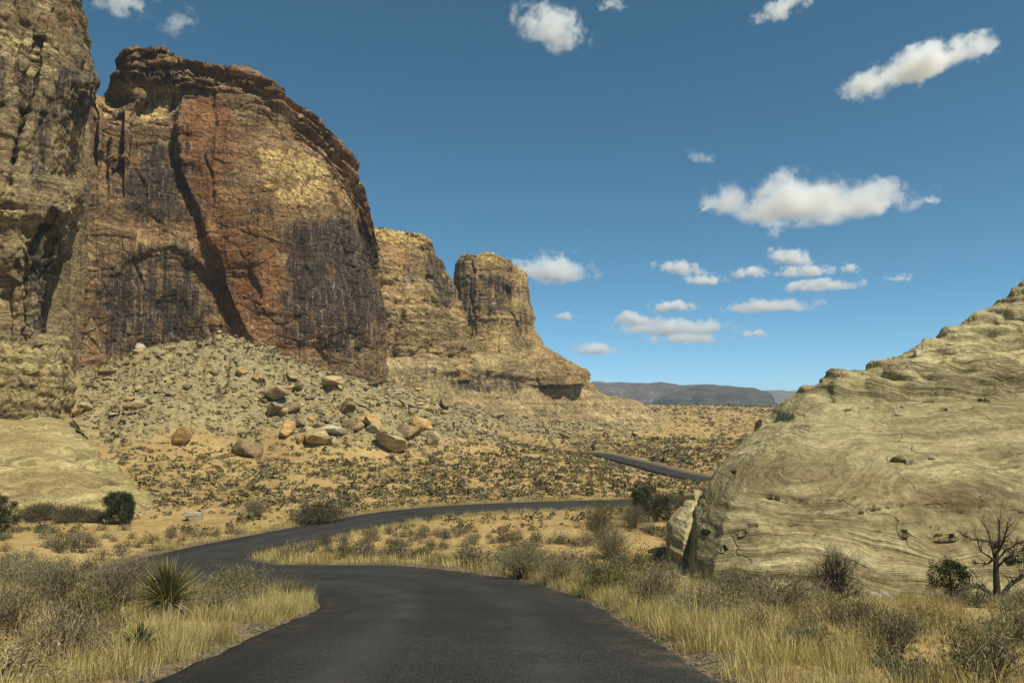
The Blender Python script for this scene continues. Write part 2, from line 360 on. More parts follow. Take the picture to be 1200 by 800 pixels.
def road_near(x, y):
    """distance to the road's centre line and the road's height there"""
    d = np.full(len(x), 1e9); z = np.zeros(len(x))
    S = RC[::2]; q = np.stack([x, y], -1)
    for i in range(0, len(x), 40000):
        dd = ((q[i:i + 40000, None, :] - S[None, :, :2]) ** 2).sum(-1); k = dd.argmin(1)
        d[i:i + 40000] = np.sqrt(dd[np.arange(len(k)), k]); z[i:i + 40000] = S[k, 2]
    return d, z

# ------------------------------------------------------------------ the lie of the land, from points measured on the photograph
G_PTS = [ # u, v, distance ahead
 (-200,800,6.5),(0,800,7),(100,760,9.6),(200,725,13.2),(0,720,11.5),(-200,720,11),(300,706,17),(350,692,20.5),(50,690,17),(200,692,19),(-200,690,17),(100,672,26),(250,674,27),(-200,668,26),
 (150,650,38),(0,650,36),(-200,640,40),(60,630,50),(0,620,58),(-200,612,62),(150,612,62),(240,625,56),(300,643,49),(345,650,46),
 (900,792,8),(1000,762,9.5),(1200,772,9),(1400,770,9),(1100,740,11.5),(850,747,12),(900,722,16),(1050,715,17),(1200,712,17),(1400,712,17),(780,728,14.5),(700,696,20),
 (850,697,27),(1000,699,31),(1200,702,31),(1400,702,31),(800,674,37),(700,670,30),(700,645,42),(700,612,62),(600,676,27),(600,652,40),(600,624,55),(600,607,66),(450,662,37),(450,640,47),(520,650,42),(520,625,54),
 (400,650,44),(400,613,61),(460,601,66),(540,594,70),(640,590,73),(740,587,75.5),(850,580,83),(950,590,75),(1100,610,62),(1300,610,60),
 (825,562,108),(760,545,130),(700,530,165),(900,560,110),(1000,560,105),(1300,560,105),
 (600,560,102),(500,575,84),(400,580,80),(300,585,77),(220,597,70),(680,560,105),(640,530,160),
 (400,540,115),(300,555,98),(200,570,84),(100,585,76),(600,525,158),(500,530,133),(600,503,195),(500,510,160),(400,512,145),(300,520,123),(200,530,108),(100,545,98),(0,560,90),(-200,560,90),
 (700,505,225),(760,494,262),(700,490,258),(640,492,236),(550,485,205),
 (270,400,160),(225,412,152),(180,432,146),(330,424,164),(380,446,170),(250,452,142),(150,452,140),(300,478,138),(200,490,124),(420,474,172),(480,482,182),(100,470,132),(0,475,130),(350,490,146),(-200,455,135),
 (850,512,215),(830,480,340),(760,476,370),(900,481,330),(960,482,320),(1100,482,320),(1300,482,320),(1000,510,200),(1300,510,200),(680,470,400),(600,460,400),(400,450,330),(200,440,330),(-200,440,330),(850,495,270)]
_gp = np.array(G_PTS, float); _gw = P(_gp[:, 0], _gp[:, 1], _gp[:, 2])
def _warp(x, y):
    r = np.hypot(x, y); return np.stack([np.arctan2(x, y) * 1.7, np.log(np.maximum(r, 5.0))], -1)
_gx = _warp(_gw[:, 0], _gw[:, 1]); _gs = (CAM_Z - _gw[:, 2]) / np.hypot(_gw[:, 0], _gw[:, 1])
def _tps(r): return r ** 2 * np.log(r + 1e-9)
_n = len(_gx); _A = np.zeros((_n + 3, _n + 3))
_A[:_n, :_n] = _tps(np.linalg.norm(_gx[:, None] - _gx[None], axis=-1)) + 2e-3 * np.eye(_n)
_A[:_n, _n] = 1; _A[:_n, _n + 1:] = _gx; _A[_n, :_n] = 1; _A[_n + 1:, :_n] = _gx.T
_w = np.linalg.solve(_A, np.concatenate([_gs, [0, 0, 0]]))
APEX = P(262, 392, 150)
def gz(x, y, detail=True, info=False):
    x = np.asarray(x, float).ravel(); y = np.asarray(y, float).ravel(); n = len(x); s = np.zeros(n)
    for i in range(0, n, 30000):
        q = _warp(x[i:i + 30000], y[i:i + 30000])
        s[i:i + 30000] = _tps(np.linalg.norm(q[:, None] - _gx[None], axis=-1)) @ _w[:_n] + _w[_n] + q @ _w[_n + 1:]
    r = np.hypot(x, y); th = np.abs(np.arctan2(x, y))
    z = CAM_Z - s * np.maximum(r, 1.0)
    zin = -0.161 * y                                            # the slope the road starts down
    k = np.maximum(sst(9.5, 6.0, r), sst(0.85, 1.15, th) * sst(60, 20, r)); z = z * (1 - k) + zin * k
    kb = sst(1.0, 1.4, th); z = z * (1 - kb) + np.clip(zin, -9, 14) * kb
    kf = sst(380, 620, r); z = z * (1 - kf) - 22 * kf
    ax, ay, az = APEX; dc = np.hypot((x - ax) * .72, y - ay); cone = az + .4 - .56 * dc + 1.0 * np.abs(np.sin(np.arctan2(x - ax, y - ay) * 3.5)) * sst(0, 25, dc)
    z = np.where(r > 90, 0.5 * (z + cone + np.sqrt((z - cone) ** 2 + 1.5)), z) if True else z
    dr, rz = road_near(x, y); p3 = np.stack([x, y, 0 * x], -1)
    off = sst(RW + 0.2, RW + 5, dr)
    if detail:
        am = np.clip(r / 60, 0.15, 1.0)
        z = z + off * (0.55 * am * fbm(p3 * 0.09, 3, 3) + 0.20 * np.clip(r / 30, .4, 1) * fbm(p3 * 0.45, 3, 5) + 0.05 * fbm(p3 * 1.9, 2, 9))
        z = z + sst(300, 420, r) * 3.0 * fbm(p3 * 0.012, 3, 21)
    z = np.where(dr < 14, rz * (1 - sst(RW + 0.1, RW + 7, dr)) + z * sst(RW + 0.1, RW + 7, dr), z)
    z = z - 0.22 * sst(RW - 0.05, RW - 0.45, dr)               # the bed under the asphalt
    z = z - 0.07 * sst(RW + 0.5, RW + 0.02, dr)
    return (z, dr) if info else z

# talus cone: scree mask and blocky relief
def scree_mask(x, y):
    z3 = np.stack([x, y, 0 * x + CAM_Z], -1); g = gz(x, y, False); z3[:, 2] = g
    u, v, d = to_px(z3)
    tri = np.interp(u, [60, 120, 200, 270, 340, 420, 520, 640, 780], [470, 440, 415, 385, 400, 440, 462, 476, 492])
    low = np.interp(u, [60, 120, 200, 300, 420, 520, 640, 720, 790], [500, 515, 505, 512, 512, 520, 512, 506, 498])
    n = fbm(np.stack([x, y, 0 * x], -1) * 0.08, 3, 41) * 26
    m = sst(low + 14, low - 16, v + n) * sst(40, 110, u) * sst(800, 760, u) * (y > 90) * (y < 330)
    return m

rr = np.concatenate([np.geomspace(0.6, 6, 24, endpoint=False), np.geomspace(6, 420, 400, endpoint=False), np.geomspace(420, 5000, 26)])
th = np.concatenate([np.linspace(-math.pi, -0.72, 40, endpoint=False), np.linspace(-0.72, 0.72, 620), np.linspace(0.72, math.pi, 41)[1:]])
TH, RR = np.meshgrid(th, rr); GX, GY = RR * np.sin(TH), RR * np.cos(TH)
GZ, GDR = gz(GX, GY, True, True)
gm = scree_mask(GX.ravel(), GY.ravel())
p3 = np.stack([GX.ravel(), GY.ravel(), 0 * GX.ravel()], -1)
def scree_relief(x, y, m):
    q = np.stack([x, y, 0 * x], -1); d1, d2, idn = worley(q * 0.45 + 0.3 * fbm(q * .3, 2, 8)[:, None], 5)
    return m * ((idn - 0.5) * 0.7 + fbm(q * 0.12, 3, 77) * 1.8 - 1.1 * sst(.12, 0, np.abs(perlin(np.stack([np.arctan2(x - APEX[0], APEX[1] - y + 4) * 3.2, .02 * y, 0 * x], -1), 88))))
GZ = GZ + scree_relief(GX.ravel(), GY.ravel(), gm)
gv = sst(RW + 1.9, RW + 0.15, GDR + 0.9 * fbm(p3 * 0.6, 3, 31))
bare = sst(0.15, 0.45, fbm(p3 * 0.05, 3, 61)) * sst(20, 30, RR.ravel())
ground = mk('ground', np.stack([GX.ravel(), GY.ravel(), GZ], -1), grid_faces(len(rr), len(th))[:, ::-1], M['ground'], smooth=True, cols=np.stack([gm, gv, bare], -1))
tag(ground, 'orange desert sand sloping down into the valley and up to the cliffs', kind='structure')

# road sheet with a little thickness at its edges
prof = [(-1.0, -0.30), (-0.985, -0.012), (-0.93, 0.0), (-0.6, 0.03), (-0.2, 0.05), (0.2, 0.05), (0.6, 0.03), (0.93, 0.0), (0.985, -0.012), (1.0, -0.30)]
wob = 0.10 * perlin(np.stack([np.arange(len(RC)) * 0.23, 0 * RC[:, 0], 0 * RC[:, 0]], -1), 3)
wob2 = 0.10 * perlin(np.stack([np.arange(len(RC)) * 0.21, 5 + 0 * RC[:, 0], 0 * RC[:, 0]], -1), 4)
rows = []
for a, dz in prof:
    w = RW * np.interp(np.arange(len(RC)), [0, 480, 560, len(RC)], [1, 1, .68, .6]) + (wob if a < 0 else wob2) * (abs(a) > 0.9)
    rows.append(RC - RN * (a * w)[:, None] + np.array([0, 0, dz]))
RV = np.stack(rows, 1)
ac = np.tile((np.array([a for a, _ in prof]) + 1) / 2, (len(RC), 1))
road = mk('road', RV.reshape(-1, 3), grid_faces(len(RC), len(prof))[:, ::-1], M['road'], smooth=True, cols=np.stack([ac.ravel(), 0 * ac.ravel(), 0 * ac.ravel()], -1))
tag(road, 'dark asphalt road winding down into the valley and back', kind='structure')

# ------------------------------------------------------------------ rock masses: lofted from measured columns, then broken up
BVH_V, BVH_F = [], []
def resample(A, n, ax):
    A = np.moveaxis(A, ax, 0); t = np.linspace(0, len(A) - 1, n); i = np.clip(t.astype(int), 0, len(A) - 2); f = (t - i).reshape(-1, *([1] * (A.ndim - 1)))
    f = f * 0.55 + 0.45 * f * f * (3 - 2 * f)
    return np.moveaxis(A[i] * (1 - f) + A[i + 1] * f, 0, ax)
def smooth_ax(A, k, ax):
    for _ in range(k):
        B = np.moveaxis(A, ax, 0).copy(); B[1:-1] = (B[:-2] + 2 * B[1:-1] + B[2:]) / 4; A = np.moveaxis(B, 0, ax)
    return A
def loft(cols, nu, nv, sm=(10, 10), away=(0, 1), depth=30, foot=4.0, back=4):
    """cols: [column][row] of (u, v, D), rows from foot to top. Returns grid (nv+back rows), U, V"""
    C = np.array(cols, float).transpose(1, 0, 2)               # rows, cols, 3
    W = P(C[..., 0], C[..., 1], C[..., 2]); A = np.concatenate([W, C[..., :2]], -1)
    f = A[:1].copy(); f[..., 2] -= foot; f[..., 1] -= 0.5; A = np.concatenate([f, A], 0)
    A = resample(A, nu, 1)
    # rows spaced evenly along the face
    L = np.concatenate([[0], np.cumsum(np.linalg.norm(np.diff(A[..., :3], axis=0), axis=-1).mean(1))]); t = np.linspace(0, L[-1], nv)
    i = np.clip(np.searchsorted(L, t, 'right') - 1, 0, len(L) - 2); ff = ((t - L[i]) / (L[i + 1] - L[i]))[:, None, None]
    A = A[i] * (1 - ff) + A[i + 1] * ff
    A = smooth_ax(smooth_ax(A, sm[0], 1), sm[1], 0)
    top = A[-1:]; av = np.array([away[0], away[1], 0.0]); B = []
    base_z = A[0, :, 2].mean()
    for k, (q, dz) in enumerate([(0.04, 0.3), (0.12, 0.5), (0.3, -0.6), (0.6, -2.5), (1.0, -7.0), (1.15, None)]):
        b = top.copy(); b[..., :3] += av * depth * q
        if dz is None: b[..., 2] = base_z - 6
        else: b[..., 2] += dz
        B.append(b)
    B = np.concatenate([top] + B, 0); B = resample(B, back * 6, 0)[1:]
    A = np.concatenate([A, B], 0)
    return A[..., :3], A[..., 3], A[..., 4]
def blob(U, V, u, v, ru, rv, rot=0.0, n=0, soft=0.35):
    a = math.radians(rot); x, y = U - u, V - v
    d = np.hypot((x * math.cos(a) + y * math.sin(a)) / ru, (-x * math.sin(a) + y * math.cos(a)) / rv)
    return sst(1 + soft, 1 - soft, d + n)
FOOT = {}
def finish(name, G, cols, mat, coarse=3):
    nr, nc = G.shape[:2]; FOOT[name] = G[:60, :, :].copy()
    o = mk(name, G.reshape(-1, 3), grid_faces(nr, nc), mat, smooth=True, cols=cols)
    g = G[::coarse, ::coarse]; off = sum(len(v) for v in BVH_V)
    BVH_V.append(g.reshape(-1, 3)); BVH_F.append(grid_faces(*g.shape[:2]) + off)
    return o
def rough(G, amp=1.0, k=1.0, seed=0, strata=0.8, joints=1.0, lumps=1.0, dip=(0.03, 0.02), fine=1.0):
    """break a smooth rock face: lumps, bedding ledges, joints"""
    sh = G.shape[:2]; p = G.reshape(-1, 3); N = grid_normals(G).reshape(-1, 3)
    z = p[:, 2] + p[:, 0] * dip[0] + p[:, 1] * dip[1] + 1.2 / k * fbm(p * 0.05 * k, 3, seed + 3)
    lump = fbm(p * 0.055 * k, 5, seed) * 4.2 + fbm(p * 0.25 * k, 4, seed + 9) * 1.1
    q = np.stack([p[:, 0] * 0.02 * k, p[:, 1] * 0.02 * k, z * 0.42 * k], -1)
    s1 = fbm(q, 4, seed + 20, 0.6); led = np.sign(s1) * np.sqrt(np.abs(s1)) * 1.5
    jq = np.stack([p[:, 0] * 0.11 * k, p[:, 1] * 0.11 * k, p[:, 2] * 0.022 * k], -1) + 0.25 * fbm(p * 0.1 * k, 2, seed + 5)[:, None]
    d1, d2, idn = worley(jq, seed + 2)
    jt = -1.6 * sst(0.10, 0.0, d2 - d1) + (idn - 0.5) * 2.0
    d1, d2, id2 = worley(p * np.array([0.2, 0.2, 0.32]) * k + 0.3 * fbm(p * .2 * k, 2, seed + 6)[:, None], seed + 8)
    jt2 = -0.5 * sst(0.09, 0.0, d2 - d1) + (id2 - 0.5) * 0.7
    d1, d2, id3 = worley(p * np.array([0.55, 0.55, 0.75]) * k + 0.5 * fbm(p * .5 * k, 2, seed + 11)[:, None], seed + 12)
    jt3 = -0.22 * sst(0.10, 0.0, d2 - d1) + (id3 - 0.5) * 0.42
    rid = -1.3 * sst(0.10, 0.0, np.abs(perlin(p * np.array([.07, .07, .04]) * k + .35 * fbm(p * .25 * k, 3, seed + 13)[:, None], seed + 14))) * sst(-.1, .25, perlin(p * .03 * k, seed + 15))
    d = amp / k * (lumps * lump + strata * led + joints * (jt + jt2 + jt3 + rid) + 0.35 * fine * fbm(p * 1.3 * k, 3, seed + 16))
    return G + (N * d[:, None]).reshape(*sh, 3)

# --- main cliff wall with its recessed bay on the left and the big rounded prow
def col2(ub, vb, Db, ut, vt, Dt, n=6, pw=2.0):
    return [(ub + (ut - ub) * t, vb + (vt - vb) * t, Db + (Dt - Db) * t ** pw) for t in np.linspace(0, 1, n)]
mw = [(-60, 455, 134, -60, 120, 140), (20, 450, 140, 20, 112, 146), (80, 448, 146, 80, 112, 152), (110, 446, 148, 118, 98, 154), (133, 444, 150, 134, 97, 156), (139, 443, 151, 139, 84, 157), (146, 442, 152, 147, 61, 157),
      (175, 440, 154, 170, 58, 160), (205, 438, 155, 205, 65, 162), (240, 434, 156, 240, 75, 164), (270, 432, 157, 270, 82, 166), (295, 430, 158, 292, 88, 168), (330, 430, 160, 328, 106, 171),
      (362, 430, 163, 354, 126, 175), (390, 430, 167, 380, 150, 178), (412, 430, 171, 403, 180, 181), (432, 430, 177, 417, 208, 186), (446, 430, 185, 428, 244, 192), (455, 430, 198, 434, 270, 203), (460, 430, 224, 436, 285, 226)]
G, U, V = loft([col2(*c) for c in mw], 520, 400, (12, 8), away=(-0.55, 0.83), depth=45)
N = grid_normals(G); pp = G.reshape(-1, 3); sh = U.shape
nz = (fbm(pp * 0.07, 4, 55) * 9).reshape(sh)
edge = np.interp(V, [60, 92, 104, 200, 260, 330, 400, 440], [100, 140, 206, 207, 236, 260, 292, 312]) + nz * 0.6
rec = sst(5, -5, U - edge) * sst(88, 104, V)
dent = 2.4 * rec
dent += 4.5 * sst(135, 98, V + nz) * sst(205, 150, U) * sst(80, 100, U) * sst(90, 96, V)
arch = np.hypot((U - 185 + 2.5 * nz) / 90, (V - 425 + 2.0 * nz) / 138)
dent += 0.35 * sst(1.05, 0.95, arch) * (V < 432) - 0.5 * sst(1.0, 1.03, arch) * sst(1.16, 1.05, arch) * (V < 400)
dent += 1.3 * sst(396, 412, V + 0.8 * nz) * sst(300, 340, U)                      # undercut foot of the prow
capd = V - np.interp(U, [140, 205, 240, 290, 330, 354, 380, 404, 420, 436], [60, 65, 75, 88, 106, 126, 150, 180, 208, 280])
cq = np.stack([U.ravel() * .012, V.ravel() * 0 + 3, capd.ravel() * .14 + U.ravel() * .02], -1)
cl = fbm(cq, 3, 91, .6).reshape(sh); dent -= 3.4 * np.sign(cl) * np.sqrt(np.abs(cl)) * sst(46, 14, capd) * (U > 136)
dent += 1.0 * blob(U, V, 262, 345, 34, 60, -18, nz * 0.03, 0.3)                    # smooth scar
G = G - N * dent[..., None]
G = rough(G, 0.58, 0.8, 100, strata=0.15, joints=0.55, lumps=.7, fine=.5)
n2 = (fbm(pp * 0.10, 5, 66, .6) * 0.6).reshape(sh)
sf = .5
R = np.maximum.reduce([1.0 * blob(U, V, 390, 300, 66, 66, 0, n2, sf), 1.0 * blob(U, V, 396, 362, 74, 50, 0, n2, sf), .7 * blob(U, V, 300, 250, 50, 50, 0, 1.5 * n2, .7), 1.0 * blob(U, V, 178, 222, 44, 56, 0, n2, sf), 0.9 * blob(U, V, 180, 350, 84, 90, 0, 1.6 * n2, .7),
    .5 * blob(U, V, 305, 195, 54, 54, 0, n2, sf), .45 * blob(U, V, 315, 145, 45, 20, 30, n2, sf), .55 * blob(U, V, 238, 300, 20, 66, -20, n2, sf), .65 * blob(U, V, 100, 180, 40, 80, 0, n2, sf), .75 * blob(U, V, 205, 122, 9, 26, 0, n2 * .3, .3), .5 * blob(U, V, 240, 268, 18, 10, 0, n2, sf),  # the narrow upright patch at the recess corner is a painted shadow
    .62 * sst(16, 3, capd + 10 * n2) * (U > 138)])
R = np.maximum(R, .50 * sst(0, 30, capd))
R *= 1 - .9 * blob(U, V, 350, 208, 54, 34, 32, n2, .4)
Gm = np.maximum.reduce([1.0 * blob(U, V, 280, 300, 66, 112, -12, n2, sf), 1.0 * blob(U, V, 245, 160, 44, 70, 0, n2, sf), .8 * blob(U, V, 330, 390, 80, 36, 0, n2, sf), .9 * blob(U, V, 424, 262, 11, 28, 0, n2, .3), .6 * blob(U, V, 400, 385, 50, 36, 0, n2, sf), .75 * sst(50, 14, capd + 12 * n2) * (U > 138), .55 * blob(U, V, 330, 170, 60, 50, 30, n2, sf)])
Gm = np.maximum(Gm, .5 * sst(90, 130, U))
Bm = np.maximum.reduce([1.0 * blob(U, V, 352, 210, 56, 36, 32, n2, .5), .8 * blob(U, V, 402, 222, 26, 24, 55, n2, .4), 1.0 * blob(U, V, 180, 112, 32, 18, 0, n2 * .6, .3), .9 * blob(U, V, 122, 108, 30, 16, 0, n2, .3), .75 * blob(U, V, 185, 284, 66, 8, 14, n2, .5), .6 * blob(U, V, 95, 390, 30, 70, 0, n2, sf), .45 * blob(U, V, 250, 420, 60, 30, 0, n2, sf), .5 * blob(U, V, 120, 160, 40, 30, 0, n2, sf)])  # pale patches on the upper slope and saddle carry painted sunlight
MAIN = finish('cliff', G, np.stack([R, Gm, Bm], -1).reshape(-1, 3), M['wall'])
tag(MAIN, 'big rounded brown cliff with dark varnish streaks above the grey scree cone', kind='structure')

# --- nearer cliff tower at the left edge
def tcol(us, D0, D1, vs=(512, 440, 400, 330, 262, 205, 140, 95, 50, 0, -60)):
    n = len(vs); us = us if hasattr(us, '__len__') else [us] * n
    return [(us[i], vs[i], D0 + (D1 - D0) * (i / (n - 1)) ** 1.5) for i in range(n)]
edge_u = [74, 72, 70, 74, 92, 84, 98, 119, 97, 80, 66]
tw = [tcol(-230, 84, 92), tcol(-120, 90, 98), tcol(-50, 94, 104), tcol(-10, 97, 107), tcol([30, 30, 28, 30, 36, 32, 34, 40, 36, 32, 30], 99, 110), tcol([56, 55, 53, 56, 68, 62, 70, 84, 72, 60, 52], 102, 113),
      tcol([u - 4 for u in edge_u], 106, 118), tcol(edge_u, 112, 125), tcol([u - 3 for u in edge_u], 122, 136), tcol([u - 16 for u in edge_u], 150, 160)]
G, U, V = loft(tw, 300, 420, (6, 5), away=(-0.3, 0.95), depth=30)
N = grid_normals(G); pp = G.reshape(-1, 3); sh = U.shape; nz = (fbm(pp * 0.11, 4, 155) * 8).reshape(sh)
dent = 2.4 * sst(402, 396, V + .2 * nz) * sst(300, 330, V) - 1.4 * sst(398, 404, V + .2 * nz) - 1.6 * blob(U, V, 40, 238, 60, 26, -10, nz * .02, .2) + 3.0 * blob(U, V, 58, 285, 12, 34, 0, nz * .02, .2) + 2.5 * blob(U, V, 30, 120, 7, 90, 12, nz * .02, .3)
G = G - N * dent[..., None]
G = rough(G, 0.60, 1.2, 300, strata=0.5, joints=0.95)
n2 = (fbm(pp * 0.15, 4, 166) * 0.5).reshape(sh)
R = np.maximum.reduce([.65 * blob(U, V, 20, 95, 45, 40, 0, n2), .9 * blob(U, V, 88, 110, 36, 45, 0, n2), .9 * blob(U, V, 70, 335, 16, 70, 0, n2), .8 * blob(U, V, 45, 180, 14, 60, 10, n2), .5 * blob(U, V, 10, 150, 30, 40, 0, n2)])
Gm = np.maximum.reduce([.8 * blob(U, V, 70, 15, 32, 34, 0, n2), .5 * blob(U, V, 15, 165, 30, 30, 0, n2), .3 * blob(U, V, 0, 10, 60, 30, 0, n2)])
lowb = sst(392, 404, V + 6 * n2); R *= 1 - lowb; Gm *= 1 - lowb
Bm = np.maximum.reduce([.95 * lowb, .8 * blob(U, V, 30, 50, 50, 22, 10, n2), .55 * blob(U, V, 30, 235, 60, 40, 0, n2), .6 * blob(U, V, 20, 430, 70, 60, 0, n2), .4 * blob(U, V, 10, 330, 40, 50, 0, n2)])
tag(finish('cliff_tower', G, np.stack([R, Gm, Bm], -1).reshape(-1, 3), M['tower']), 'tall craggy cliff tower rising out of the picture above the smooth yellow slab', kind='structure')

# --- flat-topped butte behind the prow, and the rounded tower beside it
b2 = [col2(380, 440, 215, 380, 268, 218), col2(430, 436, 217, 430, 267, 222), col2(450, 435, 218, 450, 265, 224), col2(480, 433, 220, 480, 270, 227), col2(505, 431, 222, 499, 277, 230), col2(525, 430, 226, 509, 287, 232),
      col2(548, 430, 231, 518, 305, 237), col2(566, 430, 240, 527, 330, 246), col2(572, 430, 262, 530, 345, 262)]
G, U, V = loft(b2, 190, 180, (5, 5), away=(-0.3, 0.95), depth=40)
N = grid_normals(G); pp = G.reshape(-1, 3); sh = U.shape
G = rough(G, 0.7, 0.85, 500, strata=0.3, joints=0.7, lumps=.8)
n2 = (fbm(pp * 0.1, 4, 266) * 0.5).reshape(sh)
R = np.maximum.reduce([.9 * blob(U, V, 514, 325, 14, 42, -15, n2), .6 * blob(U, V, 480, 318, 10, 22, 0, n2), .5 * blob(U, V, 450, 390, 40, 26, 0, n2), .5 * blob(U, V, 470, 345, 30, 8, 0, n2)])
Gm = np.maximum.reduce([.45 * blob(U, V, 470, 300, 40, 26, 0, n2), .4 * blob(U, V, 460, 400, 50, 20, 0, n2)])
Bm = 1.0 * blob(U, V, 470, 272, 60, 16, 4, n2)  # sunlit top of the butte painted in pale yellow
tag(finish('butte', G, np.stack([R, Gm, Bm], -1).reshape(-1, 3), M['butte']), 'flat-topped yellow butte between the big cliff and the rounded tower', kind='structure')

def rcol(rows): return rows
vs = [436, 420, 400, 375, 345, 322, 306, 298]
def b3col(us, D, lift=0):
    return [(us[i], vs[i] + (lift * (i / 7.0) if not hasattr(lift, '__len__') else lift[i]), D[0] + (D[1] - D[0]) * i / 7.0) for i in range(8)]
b3 = [b3col([468, 486, 504, 520, 532, 533, 535, 540], (275, 275), 4), b3col([470, 488, 506, 522, 533, 532, 534, 541], (252, 258), 3), b3col([500, 512, 524, 534, 540, 538, 540, 546], (246, 254), 0), b3col([545, 548, 552, 556, 558, 557, 558, 560], (242, 252), 0),
      b3col([590, 588, 585, 583, 582, 581, 580, 580], (241, 252), 1), b3col([630, 622, 612, 606, 601, 599, 597, 597], (243, 254), 9), b3col([662, 646, 626, 616, 611, 609, 608, 607], (247, 258), 14), b3col([682, 660, 637, 626, 620, 617, 615, 613], (254, 264), 20), b3col([690, 664, 638, 627, 621, 618, 616, 613], (285, 285), 24)]
G, U, V = loft(b3, 190, 200, (4, 4), away=(0, 1), depth=24)
N = grid_normals(G); pp = G.reshape(-1, 3); sh = U.shape; nz = (fbm(pp * 0.1, 3, 355) * 8).reshape(sh)
G = G - N * (0.8 * sst(372, 384, V + .3 * nz) * sst(412, 386, V) - 0.5 * sst(378, 370, V + .3 * nz) * sst(352, 366, V) + 2.6 * blob(U, V, 598, 330, 3, 22, 8, nz * .02, .5))[..., None]
G = rough(G, 0.55, 0.95, 733, strata=0.3, joints=0.8, lumps=.6)
n2 = (fbm(pp * 0.12, 4, 366) * 0.5).reshape(sh)
R = np.maximum.reduce([.85 * blob(U, V, 572, 345, 36, 28, 0, n2), .8 * blob(U, V, 543, 325, 10, 26, 0, n2), .6 * blob(U, V, 616, 360, 10, 40, 0, n2), .4 * blob(U, V, 560, 400, 60, 14, 0, n2)])
Gm = .35 * blob(U, V, 570, 330, 50, 40, 0, n2)
Bm = np.maximum.reduce([.9 * blob(U, V, 575, 303, 50, 9, 5, n2), .7 * blob(U, V, 607, 325, 9, 12, 0, n2), .5 * blob(U, V, 570, 395, 80, 20, 10, n2)])  # the pale cap paints sunlight on the tower top
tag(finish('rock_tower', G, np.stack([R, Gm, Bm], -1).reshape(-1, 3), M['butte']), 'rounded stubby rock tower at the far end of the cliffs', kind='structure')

# --- pale bench that carries both, tapering off to the right
vb = lambda u: np.interp(u, [300, 360, 450, 560, 650, 720, 775], [500, 500, 497, 494, 492, 494, 495])
vt = lambda u: np.interp(u, [300, 360, 400, 450, 500, 560, 600, 640, 660, 678, 695, 710, 730, 752, 775], [440, 433, 424, 411, 408, 412, 416, 412, 420, 438, 450, 458, 466, 478, 493])
Db = lambda u: np.interp(u, [300, 400, 500, 600, 700, 775], [188, 196, 208, 226, 252, 272])
bc = []
for u in (300, 340, 380, 420, 460, 500, 540, 580, 620, 645, 662, 680, 697, 712, 732, 754, 776):
    a, b, d = vb(u), vt(u), Db(u)
    bc.append([(u, a + (b - a) * t, d + 16 * q) for t, q in ((0, 0), (.25, .5), (.45, 0.62), (.7, .72), (.9, .85), (1, 1.3))])
bc.append([(780, vb(775), 300)] * 6)
G, U, V = loft(bc, 340, 130, (5, 4), away=(0, 1), depth=22)
N = grid_normals(G); pp = G.reshape(-1, 3); sh = U.shape; nz = (fbm(pp * 0.08, 4, 455) * 8).reshape(sh)
G = G - N * (1.2 * blob(U, V, 570, 448, 55, 12, 4, nz * .03, .2) + 1.8 * blob(U, V, 712, 452, 13, 10, 20, nz * .06, .4) - 1.2 * sst(468, 474, V + .2 * nz))[..., None]
G = rough(G, 0.36, 0.95, 900, strata=0.5, joints=0.8, lumps=.7)
n2 = (fbm(pp * 0.1, 4, 466) * 0.5).reshape(sh)
R = np.maximum.reduce([.8 * blob(U, V, 575, 447, 55, 13, 4, n2), .8 * blob(U, V, 712, 450, 18, 15, 10, n2), .6 * blob(U, V, 490, 437, 30, 12, 0, n2), .4 * blob(U, V, 640, 440, 18, 14, 0, n2)])
Gm = np.maximum.reduce([.8 * blob(U, V, 650, 458, 22, 16, 0, n2), .5 * blob(U, V, 712, 455, 22, 18, 0, n2), .4 * blob(U, V, 745, 475, 10, 12, 0, n2)])
Bm = np.maximum.reduce([.8 * blob(U, V, 430, 440, 70, 22, -6, n2), .6 * blob(U, V, 700, 478, 80, 12, 0, n2)])
tag(finish('rock_bench', G, np.stack([R, Gm, Bm], -1).reshape(-1, 3), M['bench']), 'pale tan rock bench below the butte and rounded tower, tapering to the sand', kind='structure')

# --- low pale ledge on the sand at the bench's tip
lc = []
for u, a, b, d in ((590, 502, 488, 232), (630, 502, 485, 240), (670, 501, 484, 246), (710, 500, 485, 250), (745, 499, 486, 252), (766, 497, 489, 255), (772, 495, 493, 262)):
    lc.append([(u, a, d), (u, a + (b - a) * .7, d + 1), (u, b, d + 4), (u, b - .5, d + 9)])
G, U, V = loft(lc, 150, 40, (3, 1), depth=8)
pp = G.reshape(-1, 3); G = rough(G, 0.22, 1.2, 950, strata=1.2, joints=1.0, lumps=.6)
tag(finish('rock_ledge', G, np.stack([0 * U, 0 * U, .8 + 0 * U], -1).reshape(-1, 3), M['bench']), 'low pale rock ledge lying on the sand at the tip of the bench', kind='structure')

